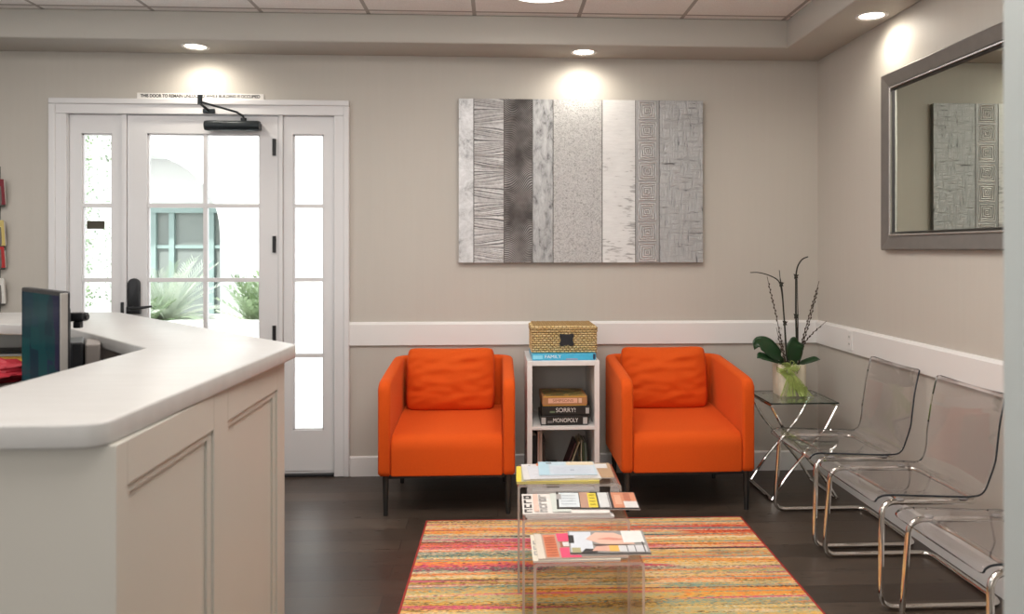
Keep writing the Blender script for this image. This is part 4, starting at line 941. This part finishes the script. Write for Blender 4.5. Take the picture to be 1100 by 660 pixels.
# ------------------------------------------------------------------ clear chairs
def make_clear_chair(label, loc):
    root = thing('clear_chair', label, 'chair', loc, 0, 'clear acrylic chairs along the right wall')
    # side profile: (x, z) front lip -> seat -> bend -> back; +x points to the wall behind the chair
    ctl = [(-.010, .408), (.004, .428), (.05, .436), (.20, .430), (.36, .424), (.432, .432), (.462, .50), (.478, .60), (.492, .70), (.512, .79), (.520, .812)]
    prof = []
    for i in range(len(ctl) - 1):     # Catmull-Rom
        p0 = Vector(ctl[max(i - 1, 0)]); p1 = Vector(ctl[i]); p2 = Vector(ctl[i + 1]); p3 = Vector(ctl[min(i + 2, len(ctl) - 1)])
        for k in range(5):
            q = k / 5; prof.append(.5 * ((2 * p1) + (p2 - p0) * q + (2 * p0 - 5 * p1 + 4 * p2 - p3) * q * q + (3 * p1 - p0 - 3 * p2 + p3) * q ** 3))
    prof.append(Vector(ctl[-1])); n = len(prof)
    m = MB(); rows_ = []; nu = 24
    for i, p in enumerate(prof):
        d = (prof[min(i + 1, n - 1)] - prof[max(i - 1, 0)]).normalized(); nr = Vector((-d.y, d.x))     # towards the sitter
        f = i / (n - 1)
        hw = .262 - .012 * f if f < .45 else .2566 - .016 * math.sin((f - .45) / .55 * PI / 2) 
        if f > .40 and f < .66: hw -= .022 * math.sin((f - .40) / .26 * PI)
        if i == 0: hw -= .02
        if i == 1: hw -= .006
        if i >= n - 1: hw -= .022
        elif i == n - 2: hw -= .009
        elif i == n - 3: hw -= .003
        dish = .028 * math.sin(min(1, f / .5) * PI) ** 1 if f < .5 else .024 * math.sin((f - .5) / .5 * PI * .6 + .25)
        rows_.append([m.b.verts.new((p.x - nr.x * dish * (1 - (2 * k / nu - 1) ** 2), hw * (2 * k / nu - 1), p.y - nr.y * dish * (1 - (2 * k / nu - 1) ** 2))) for k in range(nu + 1)])
    for A, B in zip(rows_, rows_[1:]):
        for k in range(nu): m.b.faces.new((A[k], A[k + 1], B[k + 1], B[k]))
    o = m.build('seat_shell', [M['acrylic'], M['acrylicedge']], root, 'all')
    md = o.modifiers.new('thickness', 'SOLIDIFY'); md.thickness = .0075; md.offset = 0; md.material_offset_rim = 1; md.use_even_offset = True
    # one continuous chrome tube
    a, b = .236, .262
    P_ = [(.415, -a, .398), (.03, -a, .404), (.012, -b, .012), (.49, -b, .012), (.49, b, .012), (.012, b, .012), (.03, a, .404), (.415, a, .398)]
    m = MB(); m.tube(fillet(P_, [.06, .055, .055, .06, .06, .055, .055, .06], 8, closed=True), .0112, 12, closed=True); m.build('frame', M['chrome'], root, 'all')
    m = MB(); m.tube(fillet([(.11, -a, .398), (.14, -.10, .388), (.14, .10, .388), (.11, a, .398)], .05), .009, 10); m.build('cross_bar', M['chrome'], root, 'all')
    for x in (.10, .35):
        for s_ in (-1, 1): MB().lathe([(.016, .4085), (.018, .412), (.014, .4165)], (x, s_ * a), 14).build('seat_pad', plain('grey_pad', (.25, .24, .24), .4), root, True)
    return root
cl = make_clear_chair('clear plastic chair on chrome legs next to the glass side table', (1.432, 3.85, 0))
for lab, x, y in (('clear plastic chair on chrome legs in the middle of the row of three', 1.436, 3.225), ('clear plastic chair on chrome legs closest to the door jamb', 1.440, 2.555)):
    c_ = copy_tree(cl); c_.location = (x, y, 0); c_['label'] = lab

# ------------------------------------------------------------------ lights, sky, camera
def area(name, loc, rot, sx, sy, e, col):
    li = bpy.data.lights.new(name, 'AREA'); li.shape = 'RECTANGLE'; li.size = sx; li.size_y = sy; li.energy = e; li.color = col
    o = bpy.data.objects.new(name, li); COL.objects.link(o); o.location = loc; o.rotation_euler = rot; return o
for x, y, e in ((-2.6, 3.1, 20), (.2, 2.9, 36), (-2.4, .6, 10), (.0, .9, 24), (-1.2, -1.2, 12)):
    area('ceiling_fill', (x, y, ZC - .01), (0, 0, 0), 1.2, 1.2, e, (1, .95, .885))  # added fill lamps under the ceiling, not actual fixtures
area('wall_side_fill', (XL + .05, .9, 1.5), (0, -PI / 2, 0), 1.6, 2.2, 30, (.92, .96, 1))  # added cool fill along the left wall, which has no window
area('wall_side_fill', (-.9, YF + .05, 1.6), (PI / 2, 0, 0), 2.6, 1.6, 42, (1, .98, .95))  # added fill behind the camera, no window in this wall
area('upward_fill', (-.6, 2.0, 2.25), (PI, 0, 0), 3.2, 1.6, 40, (1, .95, .90))  # invented upward fill that brightens the ceiling tiles, no fixture hangs here
sun = bpy.data.lights.new('sun', 'SUN'); sun.energy = 5.5; sun.angle = .02; sun.color = (1, .97, .92)
so = bpy.data.objects.new('sun', sun); COL.objects.link(so); so.rotation_euler = (math.radians(38), 0, math.radians(-25))
wd = bpy.data.worlds.new('sky'); scene.world = wd; wd.use_nodes = True; nt = wd.node_tree; nt.nodes.clear()
ou = nt.nodes.new('ShaderNodeOutputWorld'); bg = nt.nodes.new('ShaderNodeBackground'); tc = nt.nodes.new('ShaderNodeTexCoord'); sp = nt.nodes.new('ShaderNodeSeparateXYZ'); cr = nt.nodes.new('ShaderNodeValToRGB')
nt.links.new(tc.outputs['Generated'], sp.inputs[0]); nt.links.new(sp.outputs[2], cr.inputs[0]); nt.links.new(cr.outputs[0], bg.inputs[0]); nt.links.new(bg.outputs[0], ou.inputs[0])
cr.color_ramp.elements[0].color = (1, .995, .98, 1); cr.color_ramp.elements[1].color = (.82, .90, 1, 1)
bg.inputs[1].default_value = 2.7

cam = bpy.data.cameras.new('camera'); co = bpy.data.objects.new('camera', cam); COL.objects.link(co); scene.camera = co
co.location = (0, 0, 1.37); co.rotation_euler = (PI / 2, 0, math.radians(-3.0))
cam.sensor_fit = 'HORIZONTAL'; cam.sensor_width = 36; cam.lens = 860 / 1100 * 36
cam.shift_x = -30 / 1100; cam.shift_y = -62 / 1100; cam.clip_start = .05
cam.dof.use_dof = True; cam.dof.focus_distance = 4.5; cam.dof.aperture_fstop = 3.5
scene.view_settings.view_transform = 'Standard'; scene.view_settings.look = 'None'; scene.view_settings.exposure = 0
cy = scene.cycles
cy.max_bounces = 14; cy.diffuse_bounces = 5; cy.glossy_bounces = 6; cy.transparent_max_bounces = 40; cy.transmission_bounces = 8
cy.caustics_reflective = False; cy.caustics_refractive = False; cy.sample_clamp_indirect = 6
try: cy.use_denoising = True
except Exception: pass
